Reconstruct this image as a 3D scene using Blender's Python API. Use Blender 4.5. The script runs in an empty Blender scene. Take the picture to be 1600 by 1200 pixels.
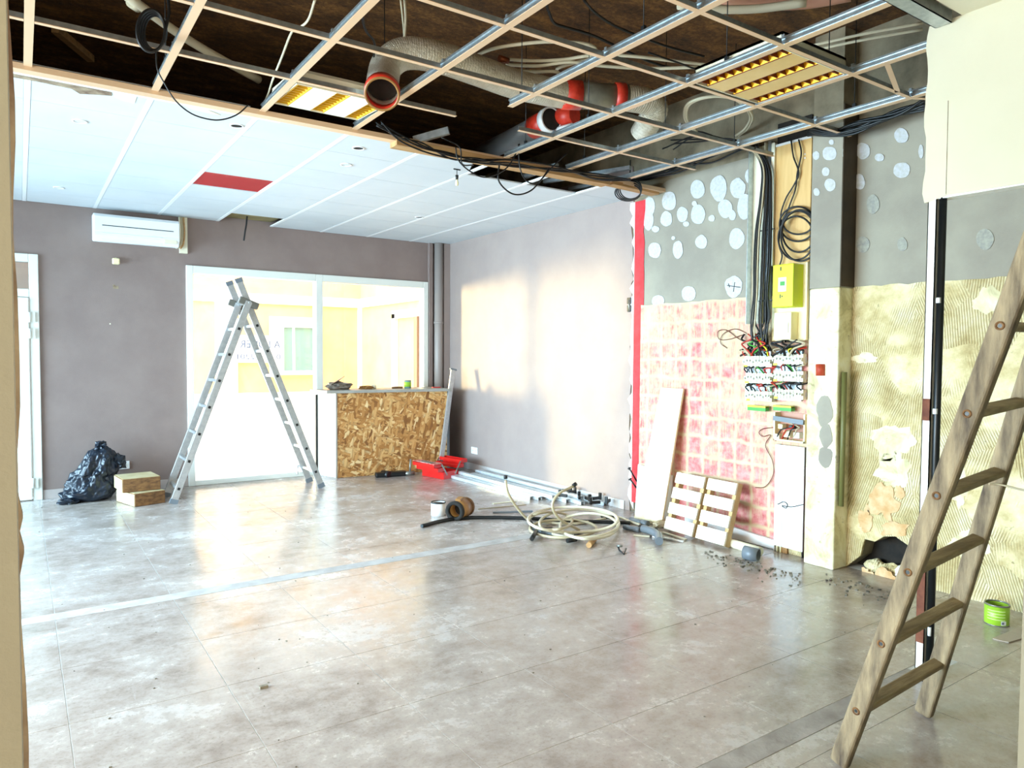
import bpy, bmesh, math, random
from mathutils import Vector, Matrix, noise
random.seed(7)
S = bpy.context.scene
COL = S.collection
V = Vector
# ------------------------------------------------------------------ camera, world, sun, lights, exposure
CAM = V((0.0, 0.0, 1.48))
FPX = 1119.12
YAW, PIT, ROL = 0.601747, -0.039663, 0.006026
fw = V((math.sin(YAW)*math.cos(PIT), math.cos(YAW)*math.cos(PIT), math.sin(PIT)))
r0 = V((math.cos(YAW), -math.sin(YAW), 0)); u0 = r0.cross(fw)
rt = math.cos(ROL)*r0 + math.sin(ROL)*u0
up = math.cos(ROL)*u0 - math.sin(ROL)*r0
cam = bpy.data.objects.new('camera', bpy.data.cameras.new('camera')); COL.objects.link(cam)
cam.matrix_world = Matrix(((rt.x, up.x, -fw.x, CAM.x), (rt.y, up.y, -fw.y, CAM.y), (rt.z, up.z, -fw.z, CAM.z), (0, 0, 0, 1)))
cam.data.sensor_fit = 'HORIZONTAL'; cam.data.sensor_width = 36; cam.data.lens = FPX/1600*36
cam.data.clip_start = 0.02; cam.data.clip_end = 300
S.camera = cam
S.view_settings.view_transform = 'Standard'; S.view_settings.look = 'None'
S.view_settings.gamma = 1; S.view_settings.use_curve_mapping = False
S.view_settings.exposure = 0.60
S.cycles.use_denoising = True
S.cycles.max_bounces = 8; S.cycles.diffuse_bounces = 5; S.cycles.transparent_max_bounces = 12
S.cycles.sample_clamp_indirect = 6
W = bpy.data.worlds.new('sky'); S.world = W; W.use_nodes = True
bg = W.node_tree.nodes['Background']; bg.inputs[0].default_value = (0.78, 0.90, 1.0, 1); bg.inputs[1].default_value = 5.0

def lamp(name, kind, loc, aim, energy, color, **kw):
    d = bpy.data.lights.new(name, kind); d.energy = energy; d.color = color
    for k, v in kw.items(): setattr(d, k, v)
    o = bpy.data.objects.new(name, d); COL.objects.link(o); o.location = loc
    o.rotation_euler = (V(aim) - V(loc)).to_track_quat('-Z', 'Y').to_euler()
    return o
lamp('evening_sun', 'SUN', (-3, 16, 3), (-3+.725, 16-.69, 3-.010), 23, (1.0, .76, .36), angle=math.radians(16))
lamp('left_daylight_fill', 'AREA', (-2.9, 5.7, 1.35), (2, 5.6, .35), 380, (.54, .81, 1.0), shape='RECTANGLE', size=5.2, size_y=2.0, spread=math.radians(115))  # added area lamp standing in for daylight from the unseen left side
lamp('near_room_warm_fill', 'AREA', (-2.9, 2.4, 1.5), (3, 2.5, .6), 78, (1.0, .92, .77), shape='RECTANGLE', size=2.4, size_y=2.0, spread=math.radians(120))  # added warm fill to tint the right side; no opening stands here
lamp('fill_behind_camera', 'AREA', (0.9, -2.6, 1.7), (1.3, 2, 1.6), 85, (1.0, .93, .80), shape='RECTANGLE', size=3.5, size_y=2.4)  # added fill lamp behind the camera, inside the closed rear wall

# a pixel of the photograph turned into a point of a real plane
def ray(x, y): return rt*((x-800)/FPX) + up*((600-y)/FPX) + fw
def on_z(x, y, z=0.0):
    d = ray(x, y); return CAM + d*((z-CAM.z)/d.z)
def on_x(x, y, X):
    d = ray(x, y); return CAM + d*(X/d.x)
def on_y(x, y, Y):
    d = ray(x, y); return CAM + d*(Y/d.y)
XR, YB, ZC, ZS, YF = 4.80, 8.60, 2.975, 3.72, 0.65

# ------------------------------------------------------------------ materials
def lin(h):
    h = h.lstrip('#'); o = []
    for i in (0, 2, 4):
        c = int(h[i:i+2], 16)/255
        o.append(c/12.92 if c <= .04045 else ((c+.055)/1.055)**2.4)
    return (*o, 1)
class NT:
    def __init__(s, name):
        s.m = bpy.data.materials.new(name); s.m.use_nodes = True
        s.t = s.m.node_tree; s.n = s.t.nodes; s.b = s.n['Principled BSDF']; s.out = s.n['Material Output']
    def add(s, k, **kw):
        n = s.n.new(k)
        for a, v in kw.items(): setattr(n, a, v)
        return n
    def link(s, a, b): s.t.links.new(a, b)
    def coord(s, which='Object', scale=(1, 1, 1), rot=(0, 0, 0)):
        if which == 'Position': o = s.add('ShaderNodeNewGeometry').outputs['Position']
        else: o = s.add('ShaderNodeTexCoord').outputs[which]
        mp = s.add('ShaderNodeMapping'); mp.inputs['Scale'].default_value = scale; mp.inputs['Rotation'].default_value = rot
        s.link(o, mp.inputs[0]); return mp.outputs[0]
    def noise(s, vec, scale, detail=5, rough=.6, dist=0):
        n = s.add('ShaderNodeTexNoise'); n.inputs['Scale'].default_value = scale; n.inputs['Detail'].default_value = detail
        n.inputs['Roughness'].default_value = rough; n.inputs['Distortion'].default_value = dist
        s.link(vec, n.inputs['Vector']); return n.outputs[0]
    def ramp(s, fac, *stops):
        n = s.add('ShaderNodeValToRGB'); e = n.color_ramp.elements
        while len(e) < len(stops): e.new(.5)
        for el, (p, c) in zip(e, stops):
            el.position = p; el.color = c if isinstance(c, tuple) else lin(c)
        s.link(fac, n.inputs[0]); return n.outputs[0]
    def mix(s, fac, a, b, mode='MIX'):
        n = s.add('ShaderNodeMix', data_type='RGBA', blend_type=mode)
        for sock, v in ((n.inputs[0], fac), (n.inputs[6], a), (n.inputs[7], b)):
            if hasattr(v, 'is_output'): s.link(v, sock)
            else: sock.default_value = v if not isinstance(v, str) else lin(v)
        return n.outputs[2]
    def math(s, op, a, b=0.0, c=None):
        n = s.add('ShaderNodeMath', operation=op)
        for i, v in enumerate((a, b) if c is None else (a, b, c)):
            if hasattr(v, 'is_output'): s.link(v, n.inputs[i])
            else: n.inputs[i].default_value = v
        return n.outputs[0]
    def bump(s, h, strength=.3, dist=.005):
        n = s.add('ShaderNodeBump'); n.inputs['Strength'].default_value = strength; n.inputs['Distance'].default_value = dist
        s.link(h, n.inputs['Height']); s.link(n.outputs[0], s.b.inputs['Normal'])
    def set(s, base=None, rough=None, metal=None, spec=None):
        for k, v in (('Base Color', base), ('Roughness', rough), ('Metallic', metal), ('Specular IOR Level', spec)):
            if v is None: continue
            if hasattr(v, 'is_output'): s.link(v, s.b.inputs[k])
            else: s.b.inputs[k].default_value = lin(v) if isinstance(v, str) else v
        return s.m
def M(name, c1, c2=None, scale=4, rough=.6, metal=0, bump=0, bs=60, coord='Position', stretch=(1, 1, 1), lo=.35, hi=.65, spec=None, detail=5):
    t = NT(name); vec = t.coord(coord, stretch)
    base = t.ramp(t.noise(vec, scale, detail), (lo, c1), (hi, c2)) if c2 else c1
    if bump: t.bump(t.noise(vec, bs, 4), bump)
    return t.set(base, rough, metal, spec)
m = {}
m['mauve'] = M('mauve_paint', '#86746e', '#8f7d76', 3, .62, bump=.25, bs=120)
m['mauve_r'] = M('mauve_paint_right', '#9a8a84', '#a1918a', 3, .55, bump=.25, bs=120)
m['greypl'] = M('grey_plaster', '#8e877a', '#a09a89', 2.2, .75, bump=.25, bs=70)
m['roughpl'] = M('rough_upper_plaster', '#6a604c', '#a2947a', 3, .85, bump=.6, bs=20)
m['dab'] = M('filler_dab', '#c9cbd0', '#b9bab4', 40, .8, bump=.5, bs=90)
m['dabgrey'] = M('filler_dab_grey', '#8f8f88', '#a8a698', 40, .8, bump=.5, bs=90)
m['terracotta'] = M('terracotta_patch', '#c79c68', '#dcbf96', 14, .9, bump=.5, bs=50)
m['cream'] = M('cream_paint', '#e6dfc4', '#ebe5cc', 2, .55, bump=.1, bs=50)
m['head'] = M('cream_head_paint', '#cdc5aa', '#d2cab0', 2, .6, bump=.1, bs=50)
m['seam2'] = M('cement_scar', '#8f8780', '#b5afaa', 6, .7, bump=.4, bs=60)
m['beige'] = M('beige_jamb_paint', '#8d8672', '#969079', 2, .6, bump=.2, bs=80)
m['rawedge'] = M('raw_plaster_edge', '#6a5240', '#a8977c', 12, .9, bump=.6, bs=30)
m['white'] = M('white_paint', '#eceeee', None, rough=.45)
m['panel'] = M('ceiling_panel_white', '#ccd3d7', '#d3d9dc', 2, .6, bump=.08, bs=200)
m['whitepvc'] = M('white_window_plastic', '#e6e8e0', None, rough=.3)
m['redpanel'] = M('red_gloss_panel', '#c4000e', None, rough=.06)
m['black'] = M('black_rubber', '#0b0b0c', None, rough=.45)
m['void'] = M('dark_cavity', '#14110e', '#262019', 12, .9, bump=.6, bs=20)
m['grout'] = M('cement_grout', '#c6c6c4', '#dcdcda', 8, .85)
m['seam'] = M('cement_patch', '#a8a39f', '#c4c2c0', 9, .7, bump=.4, bs=60)
m['peach'] = M('enamelled_grid_flange', '#dcb994', None, rough=.35)
m['galv'] = M('galvanised_steel', '#a9b2b6', '#c3cacc', 25, .3, metal=.85)
m['railzinc'] = M('zinc_rail', '#cfd8dc', '#dde4e7', 25, .32, metal=.35)
m['alu'] = M('aluminium', '#b4b6b8', '#c4c6c6', 30, .38, metal=.7)
m['amber'] = M('amber_louvre', '#ffb81e', None, rough=.25, metal=.35)
m['yellowlv'] = M('yellow_louvre', '#ffdc4a', None, rough=.3, metal=.1)
m['yellowbl'] = M('yellow_louvre_blade', '#c99a1c', None, rough=.35)
m['darkred'] = M('dark_red_edge', '#6a1408', None, rough=.4)
m['redtape'] = M('red_adhesive_tape', '#c52a1a', '#d8402a', 30, .4)
m['redpaint'] = M('red_wall_paint', '#c41c26', '#d8323a', 10, .6, bump=.3, bs=40)
m['pvcgrey'] = M('grey_pvc', '#6d757c', None, rough=.35)
m['hose'] = M('beige_hose', '#d8cfb4', None, rough=.4)
m['hosetan'] = M('tan_hose', '#b7a98a', None, rough=.45)
m['plywood'] = M('plywood_panel', '#dfb878', '#d0a562', 3, .55, coord='Object', stretch=(1, 6, .6))
m['timber'] = M('raw_timber', '#a97f4f', '#c59b66', 5, .7, bump=.3, bs=40, coord='Object', stretch=(.5, 6, 6))
m['oldwood'] = M('weathered_ladder_wood', '#4a3d31', '#ab9877', 8, .75, bump=.6, bs=40, coord='Object', stretch=(3, 3, .6), lo=.28, hi=.68)
m['paleslat'] = M('pale_pallet_wood', '#e6dcc6', '#f0e9d8', 6, .65, coord='Object', stretch=(1, 6, 6))
m['palletedge'] = M('pallet_edge_wood', '#b99a68', '#c9ad7c', 9, .7, coord='Object')
m['plank'] = M('pine_plank', '#ecdcae', '#f3e8c6', 3, .45, coord='Object', stretch=(6, 6, .4))
m['block'] = M('end_grain_block', '#5f3f22', '#8a6238', 9, .8, bump=.5, bs=30, coord='Object', stretch=(2, 2, 5))
m['blocktop'] = M('pale_block_side', '#cdbf98', '#b7a478', 6, .7, coord='Object')
m['bag'] = M('black_plastic_sack', '#0d1622', '#16202e', 5, .33)
m['toolred'] = M('red_enamel', '#cf1a16', '#d82520', 6, .3)
m['toolblack'] = M('black_tool_plastic', '#101416', None, rough=.4)
m['cardboard'] = M('brown_tape', '#80562a', '#a3753c', 10, .35, coord='Object')
m['green'] = M('green_tin_print', '#8fbf2c', '#a6d040', 12, .35, coord='Object')
m['limebox'] = M('lime_meter_box', '#d5e400', '#dcea10', 2, .35)
m['ivory'] = M('ivory_plastic', '#efe3b4', None, rough=.4)
m['module'] = M('breaker_plastic', '#d8d5be', None, rough=.4)
m['wiregreen'] = M('green_terminal', '#3f9a34', None, rough=.4)
m['wireyel'] = M('yellow_wire', '#d8d22a', None, rough=.4)
m['wirered'] = M('red_wire', '#b52a1a', None, rough=.4)
m['copperpink'] = M('pink_conduit', '#c08a72', None, rough=.4)
m['rust'] = M('rusty_steel', '#e6e3da', '#7a5a44', 12, .5, bump=.2, bs=40, lo=.66, hi=.74)
m['olive'] = M('olive_pipe', '#6c6a3a', None, rough=.5)
m['yellowwall'] = M('yellow_render', '#f2c284', '#f4ca92', 2, .85)
m['pave'] = M('pale_pavement', '#d8d8d4', '#e2e2de', 3, .8)
m['rubble'] = M('rubble', '#3b352c', '#8e8675', 30, .9)
m['lightgrey'] = M('grey_worktop', '#98968e', '#aaa8a0', 6, .4)
m['greycol'] = M('grey_pipe_paint', '#9b908a', None, rough=.4)
m['tin'] = M('dull_tin', '#8d8f88', None, rough=.35, metal=.6)
m['pane_far'] = M('far_window_pane', '#7fa3a0', None, rough=.1)

def glass_mat():
    t = NT('clear_glass'); tr = t.add('ShaderNodeBsdfTransparent'); gl = t.add('ShaderNodeBsdfGlossy'); gl.inputs['Roughness'].default_value = .02
    tr.inputs[0].default_value = (.97, .985, .98, 1)
    fr = t.add('ShaderNodeFresnel'); fr.inputs[0].default_value = 1.45; mx = t.add('ShaderNodeMixShader')
    t.link(fr.outputs[0], mx.inputs[0]); t.link(tr.outputs[0], mx.inputs[1]); t.link(gl.outputs[0], mx.inputs[2]); t.link(mx.outputs[0], t.out.inputs[0])
    return t.m
m['glass'] = glass_mat()
def floor_mat():
    t = NT('dusty_floor_tile'); p = t.coord('Position')
    big = t.noise(p, .9, 4, .55, .3); mid = t.noise(t.coord('Position', (1, 1.4, 1), (0, 0, .35)), 2.6, 8, .68, .3); fine = t.noise(p, 11, 7, .75)
    grit = t.noise(p, 60, 4, .7)
    f = t.math('ADD', t.math('ADD', t.math('MULTIPLY', big, .3), t.math('MULTIPLY', mid, .4)), t.math('MULTIPLY', fine, .3))
    c = t.ramp(f, (.34, '#78695e'), (.44, '#9b8e85'), (.54, '#b6aca5'), (.66, '#d8d7d7'))
    c = t.mix(t.ramp(grit, (.33, (.35, .35, .35, 1)), (.47, (0, 0, 0, 1))), c, '#6a5f56')
    scr = t.noise(t.coord('Position', (9, .7, 1), (0, 0, -.5)), 3, 6, .75)
    c = t.mix(t.ramp(scr, (.62, (0, 0, 0, 1)), (.80, (.4, .4, .4, 1))), c, '#dad9d8')
    t.bump(t.math('ADD', fine, t.math('MULTIPLY', grit, .3)), .12, .003)
    return t.set(c, t.ramp(f, (.4, (.13, .13, .13, 1)), (.62, (.34, .34, .34, 1))), 0, .75)
m['tile'] = floor_mat()

def slab_mat():
    t = NT('brown_wood_wool_slab'); p = t.coord('Position', (1, 2.5, 1), (0, 0, .5))
    a = t.noise(p, 3, 7, .7); b = t.noise(t.coord('Position'), 38, 5, .7)
    c = t.ramp(t.math('ADD', t.math('MULTIPLY', a, .6), t.math('MULTIPLY', b, .4)), (.36, '#33200c'), (.5, '#5c3c1a'), (.64, '#8e622f'))
    t.bump(b, .6, .01); return t.set(c, .9)
m['slab'] = slab_mat()

def osb_mat():
    t = NT('osb_board'); col = None
    nz = t.add('ShaderNodeTexNoise'); nz.inputs['Scale'].default_value = 14; t.link(t.coord('Object'), nz.inputs['Vector'])
    for i, r in enumerate((.15, -.7, .9, -.25, 1.4)):
        mp = t.add('ShaderNodeMapping'); mp.inputs['Scale'].default_value = (9, 1, 34); mp.inputs['Location'].default_value = (i*3.7, 0, i*1.3)
        t.link(t.coord('Object', (1, 1, 1), (0, r, 0)), mp.inputs[0])
        va = t.add('ShaderNodeVectorMath', operation='MULTIPLY_ADD'); t.link(nz.outputs['Color'], va.inputs[0]); va.inputs[1].default_value = (.5, .5, .9); t.link(mp.outputs[0], va.inputs[2])
        vo = t.add('ShaderNodeTexVoronoi'); vo.inputs['Scale'].default_value = 1.0; t.link(va.outputs[0], vo.inputs['Vector'])
        sp = t.add('ShaderNodeSeparateColor'); t.link(vo.outputs['Color'], sp.inputs[0])
        c = t.ramp(sp.outputs[0], (0, '#7a4c22'), (.2, '#a56e34'), (.55, '#c48e50'), (.85, '#d8ad70'), (1, '#e8c994'))
        edge = t.ramp(vo.outputs['Distance'], (.55, (0, 0, 0, 1)), (.95, (.55, .55, .55, 1)))
        c = t.mix(edge, c, '#6b421c')
        col = c if col is None else t.mix(t.math('GREATER_THAN', sp.outputs[1], .62), col, c)
    return t.set(col, .6)
m['osb'] = osb_mat()

def wallvec(t):
    s = t.add('ShaderNodeSeparateXYZ'); t.link(t.add('ShaderNodeNewGeometry').outputs['Position'], s.inputs[0])
    c = t.add('ShaderNodeCombineXYZ'); t.link(s.outputs[1], c.inputs[0]); t.link(s.outputs[2], c.inputs[1]); t.link(s.outputs[0], c.inputs[2])
    return c.outputs[0]
def redgrid_mat():
    t = NT('red_tile_bed'); v = wallvec(t)
    w = t.add('ShaderNodeVectorMath', operation='ADD'); nz = t.add('ShaderNodeTexNoise'); nz.inputs['Scale'].default_value = 6; t.link(v, nz.inputs['Vector'])
    sc = t.add('ShaderNodeVectorMath', operation='SCALE'); t.link(nz.outputs['Color'], sc.inputs[0]); sc.inputs['Scale'].default_value = .06
    t.link(v, w.inputs[0]); t.link(sc.outputs[0], w.inputs[1])
    br = t.add('ShaderNodeTexBrick', offset=0.0, squash=1.0)
    br.inputs['Scale'].default_value = 1; br.inputs['Brick Width'].default_value = .165; br.inputs['Row Height'].default_value = .165
    br.inputs['Mortar Size'].default_value = .026; br.inputs['Mortar Smooth'].default_value = 1.0
    t.link(w.outputs[0], br.inputs['Vector'])
    patch = t.noise(v, 3.2, 6, .7); drag = t.noise(t.coord('Position', (1, 5, .8)), 9, 6, .75)
    k = t.math('ADD', t.math('MULTIPLY', patch, .5), t.math('MULTIPLY', drag, .5))
    sx = t.add('ShaderNodeSeparateXYZ'); t.link(v, sx.inputs[0])
    low = t.math('MULTIPLY', t.math('SUBTRACT', 1.2, sx.outputs[1]), .045)   # more paint was left bare lower down the wall
    f = t.math('MULTIPLY', t.math('SUBTRACT', 1.0, br.outputs['Fac']), t.ramp(t.math('ADD', k, low), (.41, (0, 0, 0, 1)), (.56, (.9, .9, .9, 1))))
    red = t.ramp(t.noise(v, 14, 5, .7), (.35, '#c4505a'), (.65, '#e09c9a'))
    c = t.mix(f, t.ramp(t.noise(v, 7, 5), (.35, '#cdb592'), (.65, '#d8c6a2')), red)
    t.bump(t.math('SUBTRACT', t.math('MULTIPLY', drag, .6), f), .5, .006)
    return t.set(c, .75)
m['redgrid'] = redgrid_mat()
def comb_mat():
    t = NT('combed_tile_adhesive'); v = wallvec(t)
    vo = t.add('ShaderNodeTexVoronoi'); vo.inputs['Scale'].default_value = 2.6
    ad = t.add('ShaderNodeVectorMath', operation='ADD'); nz = t.add('ShaderNodeTexNoise'); nz.inputs['Scale'].default_value = 3; t.link(v, nz.inputs['Vector'])
    sc = t.add('ShaderNodeVectorMath', operation='SCALE'); sc.inputs['Scale'].default_value = .3; t.link(nz.outputs['Color'], sc.inputs[0])
    t.link(v, ad.inputs[0]); t.link(sc.outputs[0], ad.inputs[1]); t.link(ad.outputs[0], vo.inputs['Vector'])
    sp = t.add('ShaderNodeSeparateColor'); t.link(vo.outputs['Color'], sp.inputs[0])
    rot = t.add('ShaderNodeVectorRotate', rotation_type='Z_AXIS'); t.link(v, rot.inputs['Vector'])
    t.link(t.math('MULTIPLY', t.math('SUBTRACT', sp.outputs[0], .5), .9), rot.inputs['Angle'])
    wv = t.add('ShaderNodeTexWave', wave_type='BANDS', bands_direction='X'); wv.inputs['Scale'].default_value = 21; wv.inputs['Distortion'].default_value = 1.5
    wv.inputs['Detail'].default_value = 3; wv.inputs['Detail Scale'].default_value = .6
    t.link(rot.outputs[0], wv.inputs['Vector'])
    on = t.ramp(t.math('ADD', t.noise(v, 2.2, 5, .6), t.math('MULTIPLY', t.math('SUBTRACT', sp.outputs[1], .5), .25)), (.38, (0, 0, 0, 1)), (.48, (1, 1, 1, 1)))
    ridge = t.math('MULTIPLY', wv.outputs['Fac'], on)
    c = t.ramp(t.noise(v, 3.5, 7, .7), (.28, '#a08b5a'), (.42, '#c9b785'), (.54, '#e2d5a8'), (.70, '#f0e9cc'))
    c = t.mix(t.math('MULTIPLY', on, t.ramp(wv.outputs['Fac'], (.08, (.75, .75, .75, 1)), (.42, (0, 0, 0, 1)))), c, '#a08a58')
    crk = t.noise(v, 26, 6, .75)
    c = t.mix(t.ramp(crk, (.30, (.7, .7, .7, 1)), (.38, (0, 0, 0, 1))), c, '#7a693f')
    t.bump(t.math('ADD', ridge, t.math('MULTIPLY', crk, .6)), .7, .008)
    return t.set(c, .8)
m['comb'] = comb_mat()
def patchy_mat(name, a, b, c_, d):
    t = NT(name); v = wallvec(t)
    c = t.ramp(t.noise(v, 4.5, 6, .65, .8), (.34, a), (.45, b), (.55, c_), (.68, d))
    e = t.noise(v, 18, 6, .7)
    c = t.mix(t.ramp(e, (.32, (.5, .5, .5, 1)), (.4, (0, 0, 0, 1))), c, '#6e6038')
    t.bump(e, .5, .006); return t.set(c, .8)
m['patchy'] = patchy_mat('patchy_column_plaster', '#b9ae84', '#d9cfa4', '#ebe4c2', '#f3efda')
def foil_mat():
    t = NT('crinkled_foil_duct'); p = t.coord('Position')
    n1 = t.noise(p, 38, 6, .7); t.bump(n1, .9, .014)
    return t.set(t.ramp(t.noise(p, 6, 4), (.35, '#cfc4ac'), (.65, '#e6dfcf')), .3, .55)
m['foil'] = foil_mat()

# ------------------------------------------------------------------ mesh builder
def catmull(pts, per=6, closed=False):
    P = [V(p) for p in pts]; n = len(P); out = []
    if n < 3: return P
    rng = range(n if closed else n-1)
    for i in rng:
        a = P[(i-1) % n] if closed or i else P[0]*2-P[1]
        b, c = P[i], P[(i+1) % n]
        d = P[(i+2) % n] if closed or i+2 < n else P[-1]*2-P[-2]
        for k in range(per):
            t = k/per
            out.append(.5*((2*b)+(c-a)*t+(2*a-5*b+4*c-d)*t*t+(3*b-a-3*c+d)*t**3))
    if not closed: out.append(P[-1])
    return out
class MB:
    def __init__(s): s.v = []; s.f = []; s.sm = []
    def _add(s, vs, fs, smooth=False):
        o = len(s.v); s.v += [V(x) for x in vs]; s.f += [[i+o for i in f] for f in fs]; s.sm += [smooth]*len(fs); return s
    def box(s, c, d, rot=None, about=None):
        hx, hy, hz = d[0]/2, d[1]/2, d[2]/2
        vs = [V((x*hx, y*hy, z*hz)) for z in (-1, 1) for y in (-1, 1) for x in (-1, 1)]
        if rot: vs = [rot @ x for x in vs]
        vs = [x+V(c) for x in vs]
        return s._add(vs, [(0, 2, 3, 1), (4, 5, 7, 6), (0, 1, 5, 4), (2, 6, 7, 3), (0, 4, 6, 2), (1, 3, 7, 5)])
    def box2(s, a, b):
        a, b = V(a), V(b); return s.box((a+b)/2, [abs(q) for q in (b-a)])
    def bar(s, p0, p1, w, h, upv=(0, 0, 1)):
        p0, p1 = V(p0), V(p1); d = (p1-p0).normalized(); upv = V(upv)
        sd = d.cross(upv).normalized(); u = sd.cross(d)
        vs = [p+sd*(a*w/2)+u*(b*h/2) for p in (p0, p1) for a, b in ((-1, -1), (1, -1), (1, 1), (-1, 1))]
        return s._add(vs, [(3, 2, 1, 0), (4, 5, 6, 7), (0, 1, 5, 4), (1, 2, 6, 5), (2, 3, 7, 6), (3, 0, 4, 7)])
    def tube(s, pts, r, n=8, closed=False, per=6, raw=False, cap=True):
        P = [V(p) for p in pts] if raw or len(pts) < 3 else catmull(pts, per, closed)
        m_ = len(P); R = r if callable(r) else (lambda t: r)
        vs = []; fs = []; nrm = None
        for i in range(m_):
            a = P[(i-1) % m_] if closed or i else P[0]; b = P[(i+1) % m_] if closed or i < m_-1 else P[-1]
            d = (b-a).normalized()
            if nrm is None: nrm = d.orthogonal().normalized()
            nrm = (nrm-d*nrm.dot(d)).normalized(); bi = d.cross(nrm)
            rr = R(i/(m_-1))
            for k in range(n):
                an = 2*math.pi*k/n; vs.append(P[i]+(nrm*math.cos(an)+bi*math.sin(an))*rr)
        for i in range(m_ if closed else m_-1):
            j = (i+1) % m_
            for k in range(n): fs.append((i*n+k, i*n+(k+1) % n, j*n+(k+1) % n, j*n+k))
        s._add(vs, fs, True)
        if cap and not closed:
            o = len(s.v)-len(vs); s.f += [[o+k for k in reversed(range(n))], [o+(m_-1)*n+k for k in range(n)]]; s.sm += [False]*2
        return s
    def cyl(s, p0, p1, r, r1=None, n=20, cap=True):
        return s.tube([p0, p1], (lambda t: r+(r1-r)*t) if r1 is not None else r, n, cap=cap)
    def pipe(s, p0, p1, ro, ri, n=24):
        p0, p1 = V(p0), V(p1); d = (p1-p0).normalized(); a = d.orthogonal().normalized(); b = d.cross(a); vs = []; fs = []
        for p in (p0, p1):
            for rr in (ro, ri):
                for k in range(n):
                    t = 2*math.pi*k/n; vs.append(p+(a*math.cos(t)+b*math.sin(t))*rr)
        for k in range(n):
            j = (k+1) % n
            fs += [(k, j, 2*n+j, 2*n+k), (n+j, n+k, 3*n+k, 3*n+j), (j, k, n+k, n+j), (2*n+k, 2*n+j, 3*n+j, 3*n+k)]
        return s._add(vs, fs, True)
    def prism(s, pts, ext):
        n = len(pts); e = V(ext); P = [V(p) for p in pts]
        vs = P+[p+e for p in P]
        return s._add(vs, [list(range(n)), list(range(2*n-1, n-1, -1))]+[(i, i+n, (i+1) % n+n, (i+1) % n) for i in range(n)])
    def lathe(s, prof, org, n=24, axis='Z'):
        vs = []; fs = []; o = V(org)
        for r, z in prof:
            for k in range(n):
                t = 2*math.pi*k/n; vs.append(o+V((r*math.cos(t), r*math.sin(t), z)))
        for i in range(len(prof)-1):
            for k in range(n): j = (k+1) % n; fs.append((i*n+k, i*n+j, (i+1)*n+j, (i+1)*n+k))
        return s._add(vs, fs, True)
    def build(s, name, mat, parent=None, label=None, cat=None, group=None, kind=None, org=None, bev=0, seg=2):
        """Links the collected shapes as ONE mesh object; a child takes its parent's base as its own."""
        me = bpy.data.meshes.new(name)
        if parent is not None: base = parent.get('_b') and V(parent['_b']) or V((0, 0, 0))
        elif org is not None: base = V(org)
        else:
            xs = [v.x for v in s.v]; ys = [v.y for v in s.v]; zs = [v.z for v in s.v]
            base = V(((min(xs)+max(xs))/2, (min(ys)+max(ys))/2, min(zs)))
        me.from_pydata([tuple(v-base) for v in s.v], [], s.f)
        me.polygons.foreach_set('use_smooth', s.sm)
        me.validate(); me.update()
        bm = bmesh.new(); bm.from_mesh(me); bmesh.ops.recalc_face_normals(bm, faces=bm.faces); bm.to_mesh(me); bm.free()
        me.materials.append(mat if not isinstance(mat, str) else m[mat])
        o = bpy.data.objects.new(name, me); COL.objects.link(o)
        if parent is not None: o.parent = parent
        else: o.location = base
        o['_b'] = tuple(base)
        if label: o['label'] = label
        if cat: o['category'] = cat
        if group: o['group'] = group
        if kind: o['kind'] = kind
        if bev:
            b = o.modifiers.new('bevel', 'BEVEL'); b.width = bev; b.segments = seg; b.limit_method = 'ANGLE'; b.angle_limit = math.radians(40)
        return o
def thing(name, label, cat, loc, group=None, kind=None):
    o = bpy.data.objects.new(name, None); COL.objects.link(o); o.location = loc; o['_b'] = tuple(loc); o['label'] = label
    if cat: o['category'] = cat
    if group: o['group'] = group
    if kind: o['kind'] = kind
    o.empty_display_size = .1
    return o
def B(a, b): return MB().box2(a, b)
def blob(px, py, rx, ry, X, th, seed=0, n=16, amp=.16):
    """an irregular round outline lying on the plane x = X, as prism points"""
    out = []
    for k in range(n):
        t = 2*math.pi*k/n; q = 1+amp*(noise.noise(V((math.cos(t)*1.3+seed*7.1, math.sin(t)*1.3, seed*3.3)))+(.7*noise.noise(V((math.cos(t)*3.5+seed*2.1, math.sin(t)*3.5, seed*1.7))) if amp > .3 else 0))
        out.append(on_x(px+rx*q*math.cos(t), py+ry*q*math.sin(t), X))
    return out
# ================================================================== THE SETTING
fl = B((-3.2, -3.2, -.12), (XR+.3, YB+.1, -.0015)).build('floor', 'grout', kind='structure')
T0x, T0y, TP, GAP = .135, 2.10, .602, .004
sharedtile = None
SEAM = [(4.655, 4.775), (1.60, 1.70)]          # two strips where partition walls stood
for i in range(-6, 8):
    for j in range(-3, 11):
        x0, x1 = T0x+i*TP, T0x+(i+1)*TP; y0, y1 = T0y+j*TP, T0y+(j+1)*TP
        x0, x1, y1 = max(x0, -3.1), min(x1, XR), min(y1, YB)
        pieces = [(y0, y1)]
        for a, b in SEAM[:1] if x0 > 3.3 else SEAM:
            q = []
            for c, d in pieces:
                if d <= a or c >= b: q.append((c, d))
                else: q += [z for z in ((c, a), (b, d)) if z[1]-z[0] > .03]
            pieces = q
        for c, d in pieces:
            full = abs(x1-x0-TP) < 1e-6 and abs(d-c-TP) < 1e-6
            if full and sharedtile:
                o = sharedtile.copy(); COL.objects.link(o); o.location = (x0-T0x, c-T0y, 0); o.parent = fl
                o.location = V((x0, c, 0))-V(tile0)
            else:
                o = B((x0+GAP/2, c+GAP/2, -.008), (x1-GAP/2, d-GAP/2, 0)).build('tile', 'tile', fl)
                if full: sharedtile = o; tile0 = (x0, c, 0)
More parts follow.
